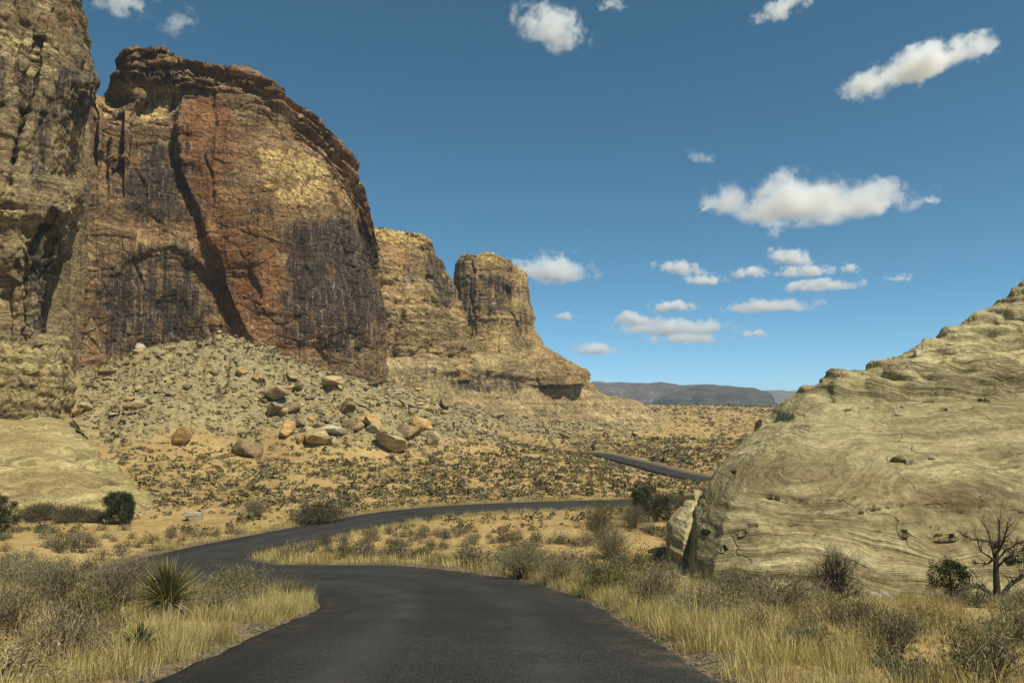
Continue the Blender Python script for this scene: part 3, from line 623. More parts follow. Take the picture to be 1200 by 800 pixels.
# --- smooth yellow slab at the foot of the left tower
ac_ = []
for (ub, vb_, db, ut, vt_, dt) in ((-220, 606, 66, -220, 470, 96), (-120, 606, 65, -120, 474, 97), (-40, 606, 64.5, -40, 478, 98), (0, 606, 64.5, 0, 482, 99), (40, 606, 64.5, 20, 484, 100), (90, 606, 65, 45, 486, 101), (130, 606, 66, 58, 488, 102), (165, 606, 67.5, 68, 491, 103), (190, 603, 70, 78, 497, 104), (200, 602, 76, 86, 505, 108), (203, 600, 88, 90, 512, 116)):
    ac_.append([(ub + (ut - ub) * t, vb_ + (vt_ - vb_) * t, db + (dt - db) * q) for t, q in ((0, 0), (.15, .06), (.35, .18), (.6, .42), (.85, .75), (1, 1))])
G, U, V = loft(ac_, 230, 170, (10, 8), away=(0, 1), depth=10)
pp = G.reshape(-1, 3); sh = U.shape
G = rough(G, 0.22, 1.3, 1100, strata=1.5, joints=0.5, lumps=1.1)
n2 = (fbm(pp * 0.15, 4, 566) * 0.5).reshape(sh)
Gm = np.maximum.reduce([.5 * blob(U, V, 60, 570, 70, 14, 0, n2), .4 * blob(U, V, 20, 520, 40, 14, 0, n2)]); R = .7 * blob(U, V, 125, 567, 14, 2.5, 14, 0 * n2, .5)
tag(finish('slickrock_slab', G, np.stack([R, Gm, .05 + 0 * U], -1).reshape(-1, 3), M['apron']), 'smooth yellow slickrock slab sloping down behind the round juniper', kind='structure')

# --- the big slickrock dome on the right
def dcol(rows, u): return [(u if not hasattr(r[0], '__len__') else r[0], r[0], r[1]) for r in rows]
dc = [
 [(842, 668, 52), (846, 640, 52), (850, 600, 53), (858, 570, 54), (870, 545, 55), (880, 530, 56), (890, 520, 57), (900, 512, 58)],
 [(806, 672, 43), (810, 640, 43.5), (816, 606, 44.5), (826, 578, 46), (842, 552, 48), (858, 532, 50), (874, 516, 52), (888, 503, 54)],
 [(799, 680, 38), (804, 645, 38.6), (811, 608, 39.8), (822, 582, 41.5), (838, 555, 44), (856, 533, 46.5), (874, 514, 49), (893, 498, 52)],
 [(806, 690, 35), (812, 655, 35.6), (820, 618, 36.6), (834, 588, 38.5), (850, 560, 41), (868, 535, 44), (888, 513, 47), (910, 487, 51)],
 [(830, 696, 33), (836, 660, 33.5), (845, 620, 34.5), (860, 585, 36.5), (878, 556, 39), (898, 527, 42), (920, 498, 46), (948, 461, 50.5)],
 [(880, 702, 32), (885, 662, 32.5), (893, 620, 33.5), (905, 582, 35.3), (920, 550, 37.8), (940, 517, 41), (960, 483, 45.5), (984, 447, 50)],
 [(950, 705, 31.5), (953, 664, 32), (960, 622, 33), (970, 580, 34.8), (984, 545, 37.3), (1000, 508, 41), (1018, 471, 45.5), (1038, 436, 50)],
 [(1020, 706, 31.2), (1022, 665, 31.8), (1026, 622, 32.8), (1032, 580, 34.5), (1042, 542, 37), (1054, 502, 41), (1064, 462, 46), (1076, 413, 51)],
 [(1090, 707, 31), (1091, 666, 31.6), (1094, 624, 32.6), (1098, 580, 34.3), (1104, 540, 37), (1110, 497, 41), (1114, 455, 46), (1118, 391, 52)],
 [(1150, 708, 31), (1150, 667, 31.6), (1152, 625, 32.6), (1154, 580, 34.3), (1158, 538, 37), (1160, 495, 41), (1162, 452, 46), (1164, 369, 53)],
 [(1205, 708, 31), (1205, 667, 31.6), (1205, 625, 32.6), (1206, 580, 34.3), (1206, 536, 37), (1207, 492, 41), (1207, 448, 46), (1203, 338, 54)],
 [(1270, 708, 31), (1270, 667, 31.6), (1270, 625, 32.6), (1270, 580, 34.3), (1270, 532, 37), (1270, 486, 41), (1270, 440, 46), (1262, 290, 55)],
 [(1400, 708, 31), (1400, 667, 31.6), (1400, 625, 32.6), (1400, 580, 34.3), (1400, 528, 37), (1400, 480, 41), (1400, 430, 46), (1390, 260, 56)],
 [(1600, 708, 31), (1600, 667, 31.6), (1600, 625, 32.6), (1600, 580, 34.3), (1600, 528, 37), (1600, 480, 41), (1600, 430, 46), (1590, 250, 57)]]
G, U, V = loft(dc, 430, 330, (9, 9), away=(0.25, 0.97), depth=16, foot=2.0)
N = grid_normals(G); pp = G.reshape(-1, 3); sh = U.shape
nz = (fbm(pp * 0.22, 4, 655) * 10).reshape(sh); nf = (fbm(pp * 0.9, 3, 656)).reshape(sh)
dent = np.zeros(sh)
# terraced upper ledges: hard layers stand proud over undercut lines
for (ul, vl, ur, vr, a, w) in ((955, 462, 1230, 455, 0.95, 9), (1000, 446, 1240, 430, 0.6, 6), (1040, 452, 1100, 440, .5, 5), (1085, 416, 1240, 408, 0.55, 5), (1100, 400, 1240, 388, .45, 4), (1140, 380, 1240, 365, .4, 4), (880, 498, 1010, 468, 0.3, 6), (900, 585, 1210, 596, .10, 4)):
    line = vl + (vr - vl) * (U - ul) / (ur - ul) + nz * 0.55
    x = (V - line) / w; dent += a * np.exp(-np.clip(x, -9, 9) ** 2 * 2.2) * sst(ul - 12, ul + 20, U) * sst(ur + 5, ur - 20, U) - 0.35 * a * np.exp(-(x + 1.4) ** 2)
# rows of weathered pockets
prng = np.random.default_rng(5)
POCK = [(905, 583, 13, 3.5), (940, 588, 9, 3), (1008, 599, 6, 4), (1023, 596, 13, 3), (990, 601, 6, 2.5), (1125, 600, 20, 3.2), (1107, 628, 22, 2.8), (1060, 624, 10, 3), (1170, 637, 12, 4), (1190, 598, 14, 3), (985, 582, 4, 2), (1000, 582, 6, 2), (860, 555, 6, 3), (868, 622, 6, 2.5),
        (990, 480, 9, 2.5), (1015, 478, 4, 2), (1105, 480, 7, 2.5), (1085, 470, 14, 2), (1150, 468, 14, 2), (1055, 478, 4, 1.5), (880, 615, 12, 3), (824, 622, 8, 3), (845, 641, 7, 2), (1055, 590, 3, 2), (1040, 594, 4, 2), (1185, 655, 10, 4), (1050, 487, 12, 2.5), (930, 612, 6, 2)]
for k in range(34): POCK.append((prng.uniform(900, 1210), prng.choice([585, 600, 618, 626]) + prng.normal(0, 4), prng.uniform(1.5, 4.5), prng.uniform(1, 2.4)))
pk = np.zeros(sh)
for (a, b, c, d) in POCK: pk = np.maximum(pk, blob(U, V, a, b, c * .62, d * .5, 3, nf * 0.3, .25) * min(1.0, 0.25 + c / 14))
dent += 0.4 * pk
# bedding swirl relief
w = pp + 1.0 * np.stack([fbm(pp * 0.13, 3, 671), fbm(pp * 0.13, 3, 672), fbm(pp * 0.13, 3, 673)], -1) * 2
lam = fbm(np.stack([w[:, 0] * 0.12, w[:, 1] * 0.12, (w[:, 2] + .3 * w[:, 0] * .3) * 1.5], -1), 4, 680, 0.62).reshape(sh)
dent -= 0.09 * lam + 0.30 * sst(475, 440, V) * np.sign(lam) * np.sqrt(np.abs(lam))
G = G - N * dent[..., None]
G = rough(G, 0.16, 1.5, 1300, strata=0.6, joints=0.25, lumps=.75)
n2 = (fbm(pp * 0.3, 4, 666) * 0.5).reshape(sh)
R = np.maximum.reduce([.35 * blob(U, V, 830, 600, 22, 60, 18, n2), .35 * blob(U, V, 850, 640, 44, 46, 0, n2), .45 * blob(U, V, 1160, 590, 60, 24, 0, n2), .35 * blob(U, V, 960, 600, 60, 16, 0, n2), .4 * blob(U, V, 1150, 448, 60, 6, 0, n2), .5 * blob(U, V, 1180, 560, 40, 26, -20, n2), .5 * sst(0.3, 0.9, pk)])  # stain blobs, plus shade painted into the pockets and under the upper ledge
Gm = np.maximum.reduce([.7 * blob(U, V, 1130, 580, 72, 18, -6, 1.5 * n2, .6), .55 * blob(U, V, 1085, 432, 30, 5, 0, n2), .6 * blob(U, V, 1010, 570, 70, 14, 0, n2), .5 * blob(U, V, 880, 570, 40, 24, 30, n2), .45 * blob(U, V, 1150, 640, 60, 14, 0, n2), .5 * blob(U, V, 1215, 345, 14, 20, 0, n2), .35 * blob(U, V, 930, 560, 60, 20, 0, n2), .4 * blob(U, V, 900, 620, 60, 16, 0, n2)])
Bm = np.maximum.reduce([.8 * sst(440, 425, V), .5 * blob(U, V, 950, 500, 80, 40, 0, n2), .35 * blob(U, V, 1050, 650, 140, 30, 0, n2), .6 * blob(U, V, 900, 690, 120, 8, 0, n2)])
tag(finish('slickrock_dome', G, np.stack([R, Gm, Bm], -1).reshape(-1, 3), M['slick']), 'huge pale slickrock dome with swirling bedding lines and rows of dark pockets', kind='structure')

# --- the separate leaning flake at the dome's foot
fc = []
for (rows) in ([(792, 676, 43), (794, 640, 43.5), (800, 600, 44.5), (806, 590, 45.5)], [(780, 672, 40.5), (778, 640, 41), (783, 606, 42), (796, 592, 44)], [(783, 680, 38.6), (783, 644, 39.2), (792, 606, 40.4), (803, 588, 43)],
               [(796, 688, 37.2), (799, 650, 37.8), (806, 608, 39.2), (815, 584, 42.4)], [(812, 690, 37.2), (815, 652, 38), (820, 610, 39.6), (822, 584, 43)], [(830, 690, 40), (830, 655, 41), (832, 615, 42.5), (830, 592, 45)]):
    fc.append(rows)
G, U, V = loft(fc, 110, 110, (5, 5), depth=4, foot=2)
pp = G.reshape(-1, 3); G = rough(G, 0.13, 1.8, 1500, strata=1.6, joints=.4, lumps=1.2)
fl = finish('rock_flake', G, np.stack([.1 + 0 * U, 0 * U, .75 + 0 * U], -1).reshape(-1, 3), M['slick'])
tag(fl, 'pale striped rock flake leaning on the left foot of the slickrock dome', 'rock')

# --- far mesas
def mesa(name, prof_, D, vbase, mat, seed, label, tal=0.45, amp=1.0):
    cs = []
    for u, v in prof_:
        b = vbase; cs.append([(u, b, D * 0.94), (u, b + (v - b) * tal, D * .975), (u, b + (v - b) * (tal + .12), D * .98), (u, b + (v - b) * .8, D * .99), (u, v, D)])
    G, U, V = loft(cs, 260, 50, (1, 1), depth=D * .2, foot=D * 0.01)
    k = 300.0 / D * 0.35; G = rough(G, 0.12 * amp, k, seed, strata=2.4, joints=.7, lumps=.5)
    tag(finish(name, G, np.stack([0 * U, .5 + 0 * U, 0 * U], -1).reshape(-1, 3), mat, 5), label, kind='structure')
M['mesa'] = cliff_mat('mesa_sandstone', (0.028, 0.023, 0.020), (0.085, 0.066, 0.052), (0.19, 0.15, 0.115), (0.085, 0.058, 0.045), (0.3, 0.24, 0.16), 0.3)
M['dark_mesa'] = cliff_mat('dark_mesa_rock', (0.014, 0.013, 0.010), (0.045, 0.040, 0.028), (0.12, 0.098, 0.066), (0.05, 0.042, 0.03), (0.08, 0.07, 0.05), 0.3)
mesa('mesa', [(560, 446), (640, 446), (705, 447), (712, 449), (735, 449), (760, 451), (775, 450), (800, 453), (830, 452), (845, 456), (860, 462), (880, 468), (905, 474), (925, 480)], 1700, 486, M['mesa'], 2100, 'long grey-brown mesa on the skyline beyond the sandy hill', .5)
mesa('dark_hill', [(780, 470), (800, 463), (818, 457), (830, 454.5), (842, 454), (856, 455), (870, 455), (882, 458), (896, 460), (908, 466), (918, 472), (930, 480), (944, 485)], 1500, 486, M['dark_mesa'], 2200, 'dark sloping hill in front of the skyline mesa', .6, 2.2)
mesa('far_mesa', [(840, 458), (880, 457), (930, 456.5), (960, 456), (1010, 456), (1080, 457), (1300, 458)], 3000, 484, M['mesa'], 2300, 'faint flat-topped mesa farthest off, beside the slickrock dome', .5)

# ------------------------------------------------------------------ where things can stand
_gg = np.stack([GX, GY, GZ.reshape(GX.shape)], -1)[24:440:2, 36:-36:2]
_off = sum(len(v) for v in BVH_V)
ROCK = BVHTree.FromPolygons(np.concatenate(BVH_V).tolist(), np.concatenate(BVH_F).tolist())
LAND = BVHTree.FromPolygons(_gg.reshape(-1, 3).tolist(), grid_faces(*_gg.shape[:2])[:, ::-1].tolist())
CAMV = Vector((0, 0, CAM_Z))
def on_rock(x, y, z, tol=0.25):
    h = ROCK.ray_cast(Vector((x, y, 300)), Vector((0, 0, -1)))
    return h[0] is not None and h[0].z > z - tol
def seen(p, up=0.5, margin=12):
    q = Vector((p[0], p[1], p[2] + up)); u, v, d = to_px(np.array(q))
    if not (-margin < u < 1200 + margin and v < 830 and d > 0): return False
    dv = q - CAMV; L = dv.length; dv /= L
    for B in (ROCK, LAND):
        h = B.ray_cast(CAMV, dv, L * 0.995)
        if h[0] is not None: return False
    return True
def ground_hit(u, v):
    """the spot on the land seen at photo position (u, v)"""
    d = Vector(P(u, v, 100.0)) - CAMV; d.normalize()
    best = None
    for B in (LAND,):
        h = B.ray_cast(CAMV, d, 900)
        if h[0] is not None: best = h[0]
    if best is None: return None
    x, y = np.array([best.x]), np.array([best.y]); z = gz(x, y) + scree_relief(x, y, scree_mask(x, y))
    return Vector((best.x, best.y, float(z[0])))
def spot(u, D):
    p = P(u, 480, D); z = float(gz([p[0]], [p[1]])[0]); return Vector((p[0], p[1], z))

HAZE = 1.6e-4
# ------------------------------------------------------------------ small builders: tubes, leaves, stones
class MB:
    def __init__(s): s.v = []; s.t = []; s.q = []; s.c = []; s.n = 0
    def add(s, v, t=None, q=None, c=None):
        v = np.asarray(v, float).reshape(-1, 3)
        if t is not None and len(t): s.t.append(np.asarray(t).reshape(-1, 3) + s.n)
        if q is not None and len(q): s.q.append(np.asarray(q).reshape(-1, 4) + s.n)
        s.v.append(v); s.c.append(np.zeros((len(v), 3)) if c is None else np.asarray(c, float).reshape(-1, 3)); s.n += len(v)
    def mesh(s, name, mat, smooth=False, mats=None, midx=None):
        f = ([np.concatenate(s.t)] if s.t else []) + ([np.concatenate(s.q)] if s.q else [])
        return mesh(name, np.concatenate(s.v), f, mat, smooth, np.concatenate(s.c), mats, midx)
    def build(s, name, mat, parent=None, smooth=False): return link(name, s.mesh(name, mat, smooth), parent)

def tubes(mb, lines, radii, sides=3, shade=None, R=None):
    """lines: list of (k,3) arrays, radii: list of (k,) arrays"""
    R = R or rng
    for L, r in zip(lines, radii):
        L = np.asarray(L, float); k = len(L); T = np.gradient(L, axis=0); T /= np.linalg.norm(T, axis=1)[:, None] + 1e-9
        a = np.cross(T, [0.31, 0.22, 0.92]); a /= np.linalg.norm(a, axis=1)[:, None] + 1e-9; b = np.cross(T, a)
        an = np.arange(sides) * 2 * math.pi / sides
        V = L[:, None] + np.asarray(r)[:, None, None] * (np.cos(an)[None, :, None] * a[:, None] + np.sin(an)[None, :, None] * b[:, None])
        i = np.arange(k * sides).reshape(k, sides); j = np.roll(i, -1, 1)
        q = np.stack([i[:-1], j[:-1], j[1:], i[1:]], -1).reshape(-1, 4)
        sh = R.random() if shade is None else shade
        mb.add(V.reshape(-1, 3), q=q, c=np.tile([sh, 0, 0], (k * sides, 1)))
def leaves(mb, c, size, aspect=2.2, up=0.3, R=None, shade=None):
    R = R or rng; n = len(c)
    d = R.normal(size=(n, 3)); d[:, 2] += up * 2; d /= np.linalg.norm(d, axis=1)[:, None]
    s = np.cross(d, R.normal(size=(n, 3))); s /= np.linalg.norm(s, axis=1)[:, None] + 1e-9
    l = size * R.uniform(0.6, 1.3, n); w = l / aspect
    a = c - d * l[:, None] * .5; b = c + d * l[:, None] * .5; m = c + s * w[:, None] * .5; m2 = c - s * w[:, None] * .5
    V = np.stack([a, m, b, m2], 1).reshape(-1, 3); q = np.arange(4 * n).reshape(n, 4)
    sh = R.random(n) if shade is None else np.clip(shade + R.normal(0, .18, n), 0, 1)
    mb.add(V, q=q, c=np.repeat(np.stack([sh, sh * 0, sh * 0], -1), 4, 0))

def shrub_lines(R, w, h, n, sub=4, wild=0.3):
    """branching stems of a rounded shrub"""
    L, r, tips = [], [], []
    for i in range(n):
        az = R.uniform(0, 2 * math.pi); e = R.uniform(0.12, 1.0) ** 0.6
        tip = np.array([math.cos(az) * w * .5 * math.sqrt(max(0, 1 - e * e)) * R.uniform(.7, 1.05), math.sin(az) * w * .5 * math.sqrt(max(0, 1 - e * e)) * R.uniform(.7, 1.05), h * e * R.uniform(.75, 1.05)])
        st = np.array([R.normal(0, .05) * w, R.normal(0, .05) * w, -0.03])
        m = st + (tip - st) * .5 + R.normal(0, .06, 3) * w * wild * 2; m[2] += 0.06 * h
        line = np.array([st, (st + m) / 2 + R.normal(0, .015, 3) * w, m, (m + tip) / 2 + R.normal(0, .03, 3) * w * wild, tip]); L.append(line)
        r0 = 0.006 + 0.010 * w; r.append(np.linspace(r0, 0.0022, 5)); tips.append(tip)
        for k in range(sub):
            t = R.uniform(1.2, 3.6); i0 = int(t); b = line[i0] + (line[i0 + 1] - line[i0]) * (t - i0)
            d = (tip - m) * R.uniform(.5, 1.0) + R.normal(0, .13, 3) * w; d[2] = abs(d[2]) * .8 + .04 * h
            e1 = b + d * .55 + R.normal(0, .02, 3) * w; e2 = b + d
            if e2[2] > h * 1.08: e2[2] = h * 1.08
            L.append(np.array([b, e1, e2])); r.append(np.array([0.0045, .003, 0.0016]) * (0.6 + .5 * w)); tips.append(e2); tips.append(e1)
    return L, r, np.array(tips)
def make_shrub(name, label, cat, loc, w, h, kind, seed, group=None):
    R = np.random.default_rng(seed); o = empty(name, loc, R.uniform(0, 6)); tag(o, label, cat, group)
    n = int(np.clip(26 * (w / 0.9), 16, 60))
    L, r, tips = shrub_lines(R, w, h, n if kind != 'twig' else int(n * 1.1), 5 if kind != 'twig' else 8)
    s = MB(); tubes(s, L, r, 3, R=R); s.build('stems', M['dark_twig'] if kind == 'twig' else M['dry'], o)
    if kind == 'twig':
        # fine dead twigs at every tip
        s = MB(); TL, TR = [], []
        for t in tips:
            for k in range(2): TL.append(np.array([t, t + R.normal(0, .07, 3) * w + [0, 0, .05 * h]])); TR.append(np.array([.0022, .001]))
        tubes(s, TL, TR, 3, R=R); s.build('twigs', M['dark_twig'], o); return o
    f = MB(); dens = {'sage': 13, 'olive': 14, 'dry': 9, 'dark': 16}[kind]
    base = np.repeat(tips, dens, 0)
    c = base + R.normal(0, .055, base.shape) * max(w, h)
    c[:, 2] = np.maximum(c[:, 2], 0.02)
    sz = {'sage': 0.045, 'olive': 0.05, 'dry': 0.06, 'dark': 0.06}[kind] * (0.75 + 0.35 * w)
    sh = np.clip(0.25 + 0.6 * c[:, 2] / h, 0, 1) * 0 + R.random(len(c))
    leaves(f, c, sz, {'sage': 4.5, 'olive': 4.0, 'dry': 8.0, 'dark': 2.2}[kind], 1.1, R)
    f.build('foliage', {'sage': M['sage'], 'olive': M['olive'], 'dry': M['dry'], 'dark': M['scrub']}[kind], o)
    return o
def at(u, v, D=None):
    return spot(u, D) if D else ground_hit(u, v)

def rosette(name, label, loc, rad, h, n, mat, dead, seed, width=0.022):
    R = np.random.default_rng(seed); o = empty(name, loc); tag(o, label, 'yucca')
    def blades(mb, n, el0, el1, l0, l1, z0, droop):
        for i in range(n):
            az = R.uniform(0, 2 * math.pi); el = R.uniform(el0, el1); l = R.uniform(l0, l1)
            d = np.array([math.cos(az) * math.cos(el), math.sin(az) * math.cos(el), math.sin(el)]); s = np.array([-math.sin(az), math.cos(az), 0.0])
            st = np.array([d[0] * .05, d[1] * .05, z0 + R.uniform(-.06, .06)]); pts = [st + d * l * t - np.array([0, 0, droop * l * t * t]) for t in (0, .35, .7, 1.0)]
            wd = np.array([.7, 1.0, .7, .05]) * width; up = np.cross(d, s)
            V = []
            for p_, w_ in zip(pts, wd): V += [p_ - s * w_ + up * w_ * .3, p_ - up * w_ * .2, p_ + s * w_ + up * w_ * .3]
            i_ = np.arange(12).reshape(4, 3); q = np.concatenate([np.stack([i_[:-1, k], i_[:-1, k + 1], i_[1:, k + 1], i_[1:, k]], -1) for k in (0, 1)])
            mb.add(np.array(V), q=q, c=np.tile([R.random(), 0, 0], (12, 1)))
    g = MB(); blades(g, n, 0.05, 1.5, rad * .75, rad * 1.08, h * .36, 0.10); g.build('leaf_rosette', mat, o)
    if dead:
        g = MB(); blades(g, int(n * .6), -0.7, 0.1, rad * .45, rad * .8, h * .33, 0.25); g.build('dead_leaf_skirt', M['yucca_dead'], o)
    t = MB(); tubes(t, [np.array([[0, 0, -.1], [0, 0, h * .2], [0, 0, h * .4]])], [np.array([.07, .08, .05])], 7, R=R); t.build('stem', M['bark'], o, True)
    return o

def juniper(name, label, loc, w, h, seed, mat='juniper', trunk=True, clumps=70, per=170, leaf=0.075, loose=0.0):
    R = np.random.default_rng(seed); o = empty(name, loc); tag(o, label, 'juniper')
    L, r = [], []; tl = np.array([[0, 0, -.2], [.03 * w, .02 * w, h * .18], [-.02 * w, .0, h * .4], [0, .02 * w, h * .7]]); L.append(tl); r.append(np.array([.11, .09, .06, .025]) * h / 2.6)
    cc = []
    for i in range(clumps):
        az = R.uniform(0, 2 * math.pi); e = R.uniform(-0.98, 1.0); q = R.uniform(.45, 1.0) ** .5
        rad = max(0.0, 1 - abs(e) ** (2.6 if e > 0 else 5)) ** .5 * (1 + .12 * math.sin(az * 3 + seed))
        c = np.array([math.cos(az) * rad * w * .44 * q, math.sin(az) * rad * w * .44 * q, h * .49 + e * h * .45 * q]); cc.append(c)
        if i % 3 == 0:
            b = tl[1] + (tl[2] - tl[1]) * R.random(); L.append(np.array([b, (b + c) / 2 + R.normal(0, .04, 3) * w, c])); r.append(np.array([.035, .02, .008]) * h / 2.6)
    s = MB(); tubes(s, L, r, 6, R=R); s.build('trunk', M['bark'], o, True)
    f = MB(); cc = np.array(cc); cs = R.uniform(.07, .15, len(cc)) * max(w, h) * (1 + loose)
    for c, k in zip(cc, cs):
        g = R.normal(size=(per, 3)); g /= np.linalg.norm(g, axis=1)[:, None]; g *= (R.random(per) ** .45)[:, None] * k; g[:, 2] *= 1.1
        leaves(f, c + g, leaf, 2.0, .5, R, shade=R.uniform(.2, .8))
    f.build('crown', M[mat], o)
    return o

def ico(sub):
    import bmesh
    b = bmesh.new(); bmesh.ops.create_icosphere(b, subdivisions=sub, radius=1); v = np.array([x.co[:] for x in b.verts]); f = np.array([[q.index for q in x.verts] for x in b.faces]); b.free(); return v, f
ICO1, ICO3, ICO4 = ico(1), ico(3), ico(4)
def boulder_mesh(name, seed, size, mat, sub=ICO3, cuts=14):
    R = np.random.default_rng(seed); v, f = sub; v = v.copy()
    n = R.normal(size=(cuts, 3)); n /= np.linalg.norm(n, axis=1)[:, None]; d = R.uniform(.38, .72, cuts)
    for a, b in zip(n, d):
        k = v @ a - b; v -= np.outer(np.maximum(k, 0), a)
    v *= (1 + .09 * fbm(v * 1.4 + seed, 3, seed) + .05 * fbm(v * 5 + seed, 3, seed + 3))[:, None]
    v *= np.array(size) * .78
    return mesh(name, v, f, M[mat], smooth=False)
def boulder(label, u, v, wpx, hpx, mat, seed, tilt=0.0, D=None, name='boulder', lift=0.0, squash=.8):
    p = at(u, v, D)
    if p is None: return
    k = p.y / F_PX; me = boulder_mesh(name, seed, (wpx * k, wpx * k * squash, hpx * k * 1.15), mat)
    o = link(name, me); o.location = (p.x, p.y, p.z + hpx * k * (.33 + lift)); o.rotation_euler = (0, tilt, seed * 1.3 if not tilt else 0)
    return tag(o, label, 'boulder')

# ------------------------------------------------------------------ trees
juniper('juniper_tree', 'round dark juniper standing in front of the smooth yellow slab', at(146, 603, 62), 2.4, 2.75, 3, clumps=140, per=200)
juniper('juniper_tree', 'dark juniper cut off by the left edge of the picture', at(2, 632, 50), 2.5, 2.9, 5, clumps=80, per=180)
juniper('juniper_tree', 'dense dark juniper, left of the pair beside the lower road', at(757, 607, 62), 3.1, 2.9, 8, clumps=110, per=180)
juniper('juniper_tree', 'looser spreading juniper, right of the pair beside the lower road', at(793, 608, 63), 3.3, 2.7, 9, mat='juniper', clumps=80, per=120, loose=.3)
juniper('juniper_bush', 'low ragged juniper bush left of the dead tree under the dome', at(1104, 698, 30), 1.45, 1.65, 12, clumps=64, per=120, loose=.15, leaf=.06)

# old juniper, mostly dead: bare trunk and forked branches, living sprays on the right limb
def old_juniper():
    D = 29.5; b0 = at(1168, 700, D); o = empty('dead_tree', b0); R = np.random.default_rng(31)
    tag(o, 'bare forked dead tree with arching limbs at the foot of the slickrock dome', 'tree')
    dz = b0.z - P(1168, 700, D)[2]
    def ln(pts, depth=0.0):
        q = np.array([P(u, v, D + depth * i / max(1, len(pts) - 1)) for i, (u, v) in enumerate(pts)]); q[:, 2] += dz; return q - np.array(b0)
    tr = MB(); tubes(tr, [ln([(1168, 706), (1168, 688), (1167, 668), (1167, 652), (1168, 640)])], [np.array([.20, .13, .105, .09, .06])], 9, R=R); tr.build('trunk', M['dead_wood'], o, True)
    main = [([(1167, 655), (1163, 640), (1161, 628), (1156, 614), (1148, 603)], .6), ([(1162, 630), (1150, 628), (1138, 627), (1126, 621)], -.5), ([(1168, 645), (1171, 630), (1171, 614), (1170, 603)], .3),
            ([(1169, 642), (1176, 628), (1179, 616), (1181, 606)], -.6), ([(1168, 652), (1178, 640), (1188, 634), (1198, 628)], .7), ([(1166, 652), (1156, 645), (1149, 641), (1146, 632)], -.7), ([(1167, 660), (1176, 652), (1185, 647), (1190, 638)], -.8), ([(1166, 648), (1158, 655), (1150, 655), (1140, 655)], .5)]
    for pts, dp in main:
        q = ln(pts, dp); mb = MB(); L = [q]; r = [np.linspace(.05, .010, len(q))]
        for k in range(17):
            t = R.uniform(.8, len(q) - 1.05); i = int(t); b = q[i] + (q[i + 1] - q[i]) * (t - i); d = (q[-1] - q[0]); d /= np.linalg.norm(d)
            d = d + R.normal(0, .55, 3); d[2] += .25; l = R.uniform(.14, .46)
            e = b + d * l * .5 + R.normal(0, .03, 3); L.append(np.array([b, e, e + d * l * .5 + R.normal(0, .05, 3)])); r.append(np.array([.012, .008, .003]))
        tubes(mb, L, r, 5, R=R); mb.build('branch', M['dead_wood'], o, True)
    for pts, dp in (([(1166, 700), (1158, 688), (1146, 681), (1134, 681), (1124, 690), (1118, 698)], -1.2), ([(1170, 701), (1176, 690), (1183, 680), (1194, 673), (1206, 666), (1214, 655)], .8)):
        q = ln(pts, dp); mb = MB(); L = [q]; r = [np.array([.11, .095, .08, .065, .045, .02])]
        for k in range(16):
            t = R.uniform(1, len(q) - 1.1); i = int(t); b = q[i] + (q[i + 1] - q[i]) * (t - i); e = b + R.normal(0, .2, 3) + [0, 0, .22]; L.append(np.array([b, (b + e) / 2 + R.normal(0, .05, 3), e])); r.append(np.array([.025, .015, .005]))
        tubes(mb, L, r, 7, R=R); mb.build('limb', M['dead_wood'], o, True)
    f = MB(); c0 = ln([(1199, 642)], 0)[0]
    for k in range(26):
        c = c0 + R.normal(0, 1, 3) * [.32, .25, .28]; g = R.normal(0, .10, (110, 3)); leaves(f, c + g, .06, 2.0, .5, R, shade=R.uniform(.2, .8))
    L = [np.array([ln([(1206, 666)], .6)[0], c0 + [0.1, 0, -.25], c0])]; tubes(f, L, [np.array([.05, .03, .01])], 5, R=R)
    f.build('crown', M['juniper'], o)
old_juniper()

# ------------------------------------------------------------------ shrubs one can point at
def S(name, label, u, v, wpx, hpx, kind, seed, D=None):
    p = at(u, v, D)
    if p is None: return
    k = p.y / F_PX; return make_shrub(name, label, 'shrub', p, wpx * k, hpx * k, kind, seed)
rosette('yucca', 'large spiky yucca with a grey skirt of dead leaves on the left bank', at(205, 702, 14.5), 0.88, .95, 420, M['yucca'], True, 41, .010)
rosette('yucca', 'small dark green yucca low in the dry grass of the left bank', at(175, 752, 10.2), 0.34, .44, 70, M['yucca_dark'], False, 42, .014)
S('dry_shrub', 'dark twiggy brown shrub left of the large yucca', 128, 722, 84, 62, 'dry', 50)
S('sage_shrub', 'broad grey sage shrub right of the large yucca', 272, 710, 90, 36, 'sage', 51)
S('sage_shrub', 'olive shrub at the tip of the left bank beside the asphalt', 338, 704, 40, 18, 'olive', 52)
S('sage_shrub', 'grey-green shrub left of the twiggy brown shrub', 62, 716, 80, 48, 'sage', 53)
S('dry_shrub', 'grey dry brush at the left edge, above the bottom corner', 14, 742, 78, 62, 'dry', 54)
S('dry_shrub', 'low tangle of dry grey twigs on bare sand of the left bank', 72, 772, 100, 58, 'dry', 55)
S('olive_shrub', 'green-tinged shrub between the grey brush and the small yucca', 100, 742, 70, 46, 'olive', 56)
S('sage_shrub', 'low sage clump on the crest of the left bank at picture edge', 22, 690, 84, 34, 'sage', 57)
S('dry_shrub', 'brown brush behind the large yucca on the bank crest', 166, 690, 60, 34, 'dry', 58)
S('dry_shrub', 'rust-brown shrub directly in front of the broad grey sage', 262, 724, 50, 34, 'dry', 59)
S('sage_shrub', 'grey shrub at the road edge opposite the left bank tip', 612, 677, 62, 34, 'sage', 60)
S('dry_shrub', 'brown shrub on the outer road edge right of the grey one', 655, 684, 50, 32, 'dry', 61)
S('olive_shrub', 'olive-brown shrub above the grass where the road edge curves', 712, 697, 66, 36, 'olive', 62)
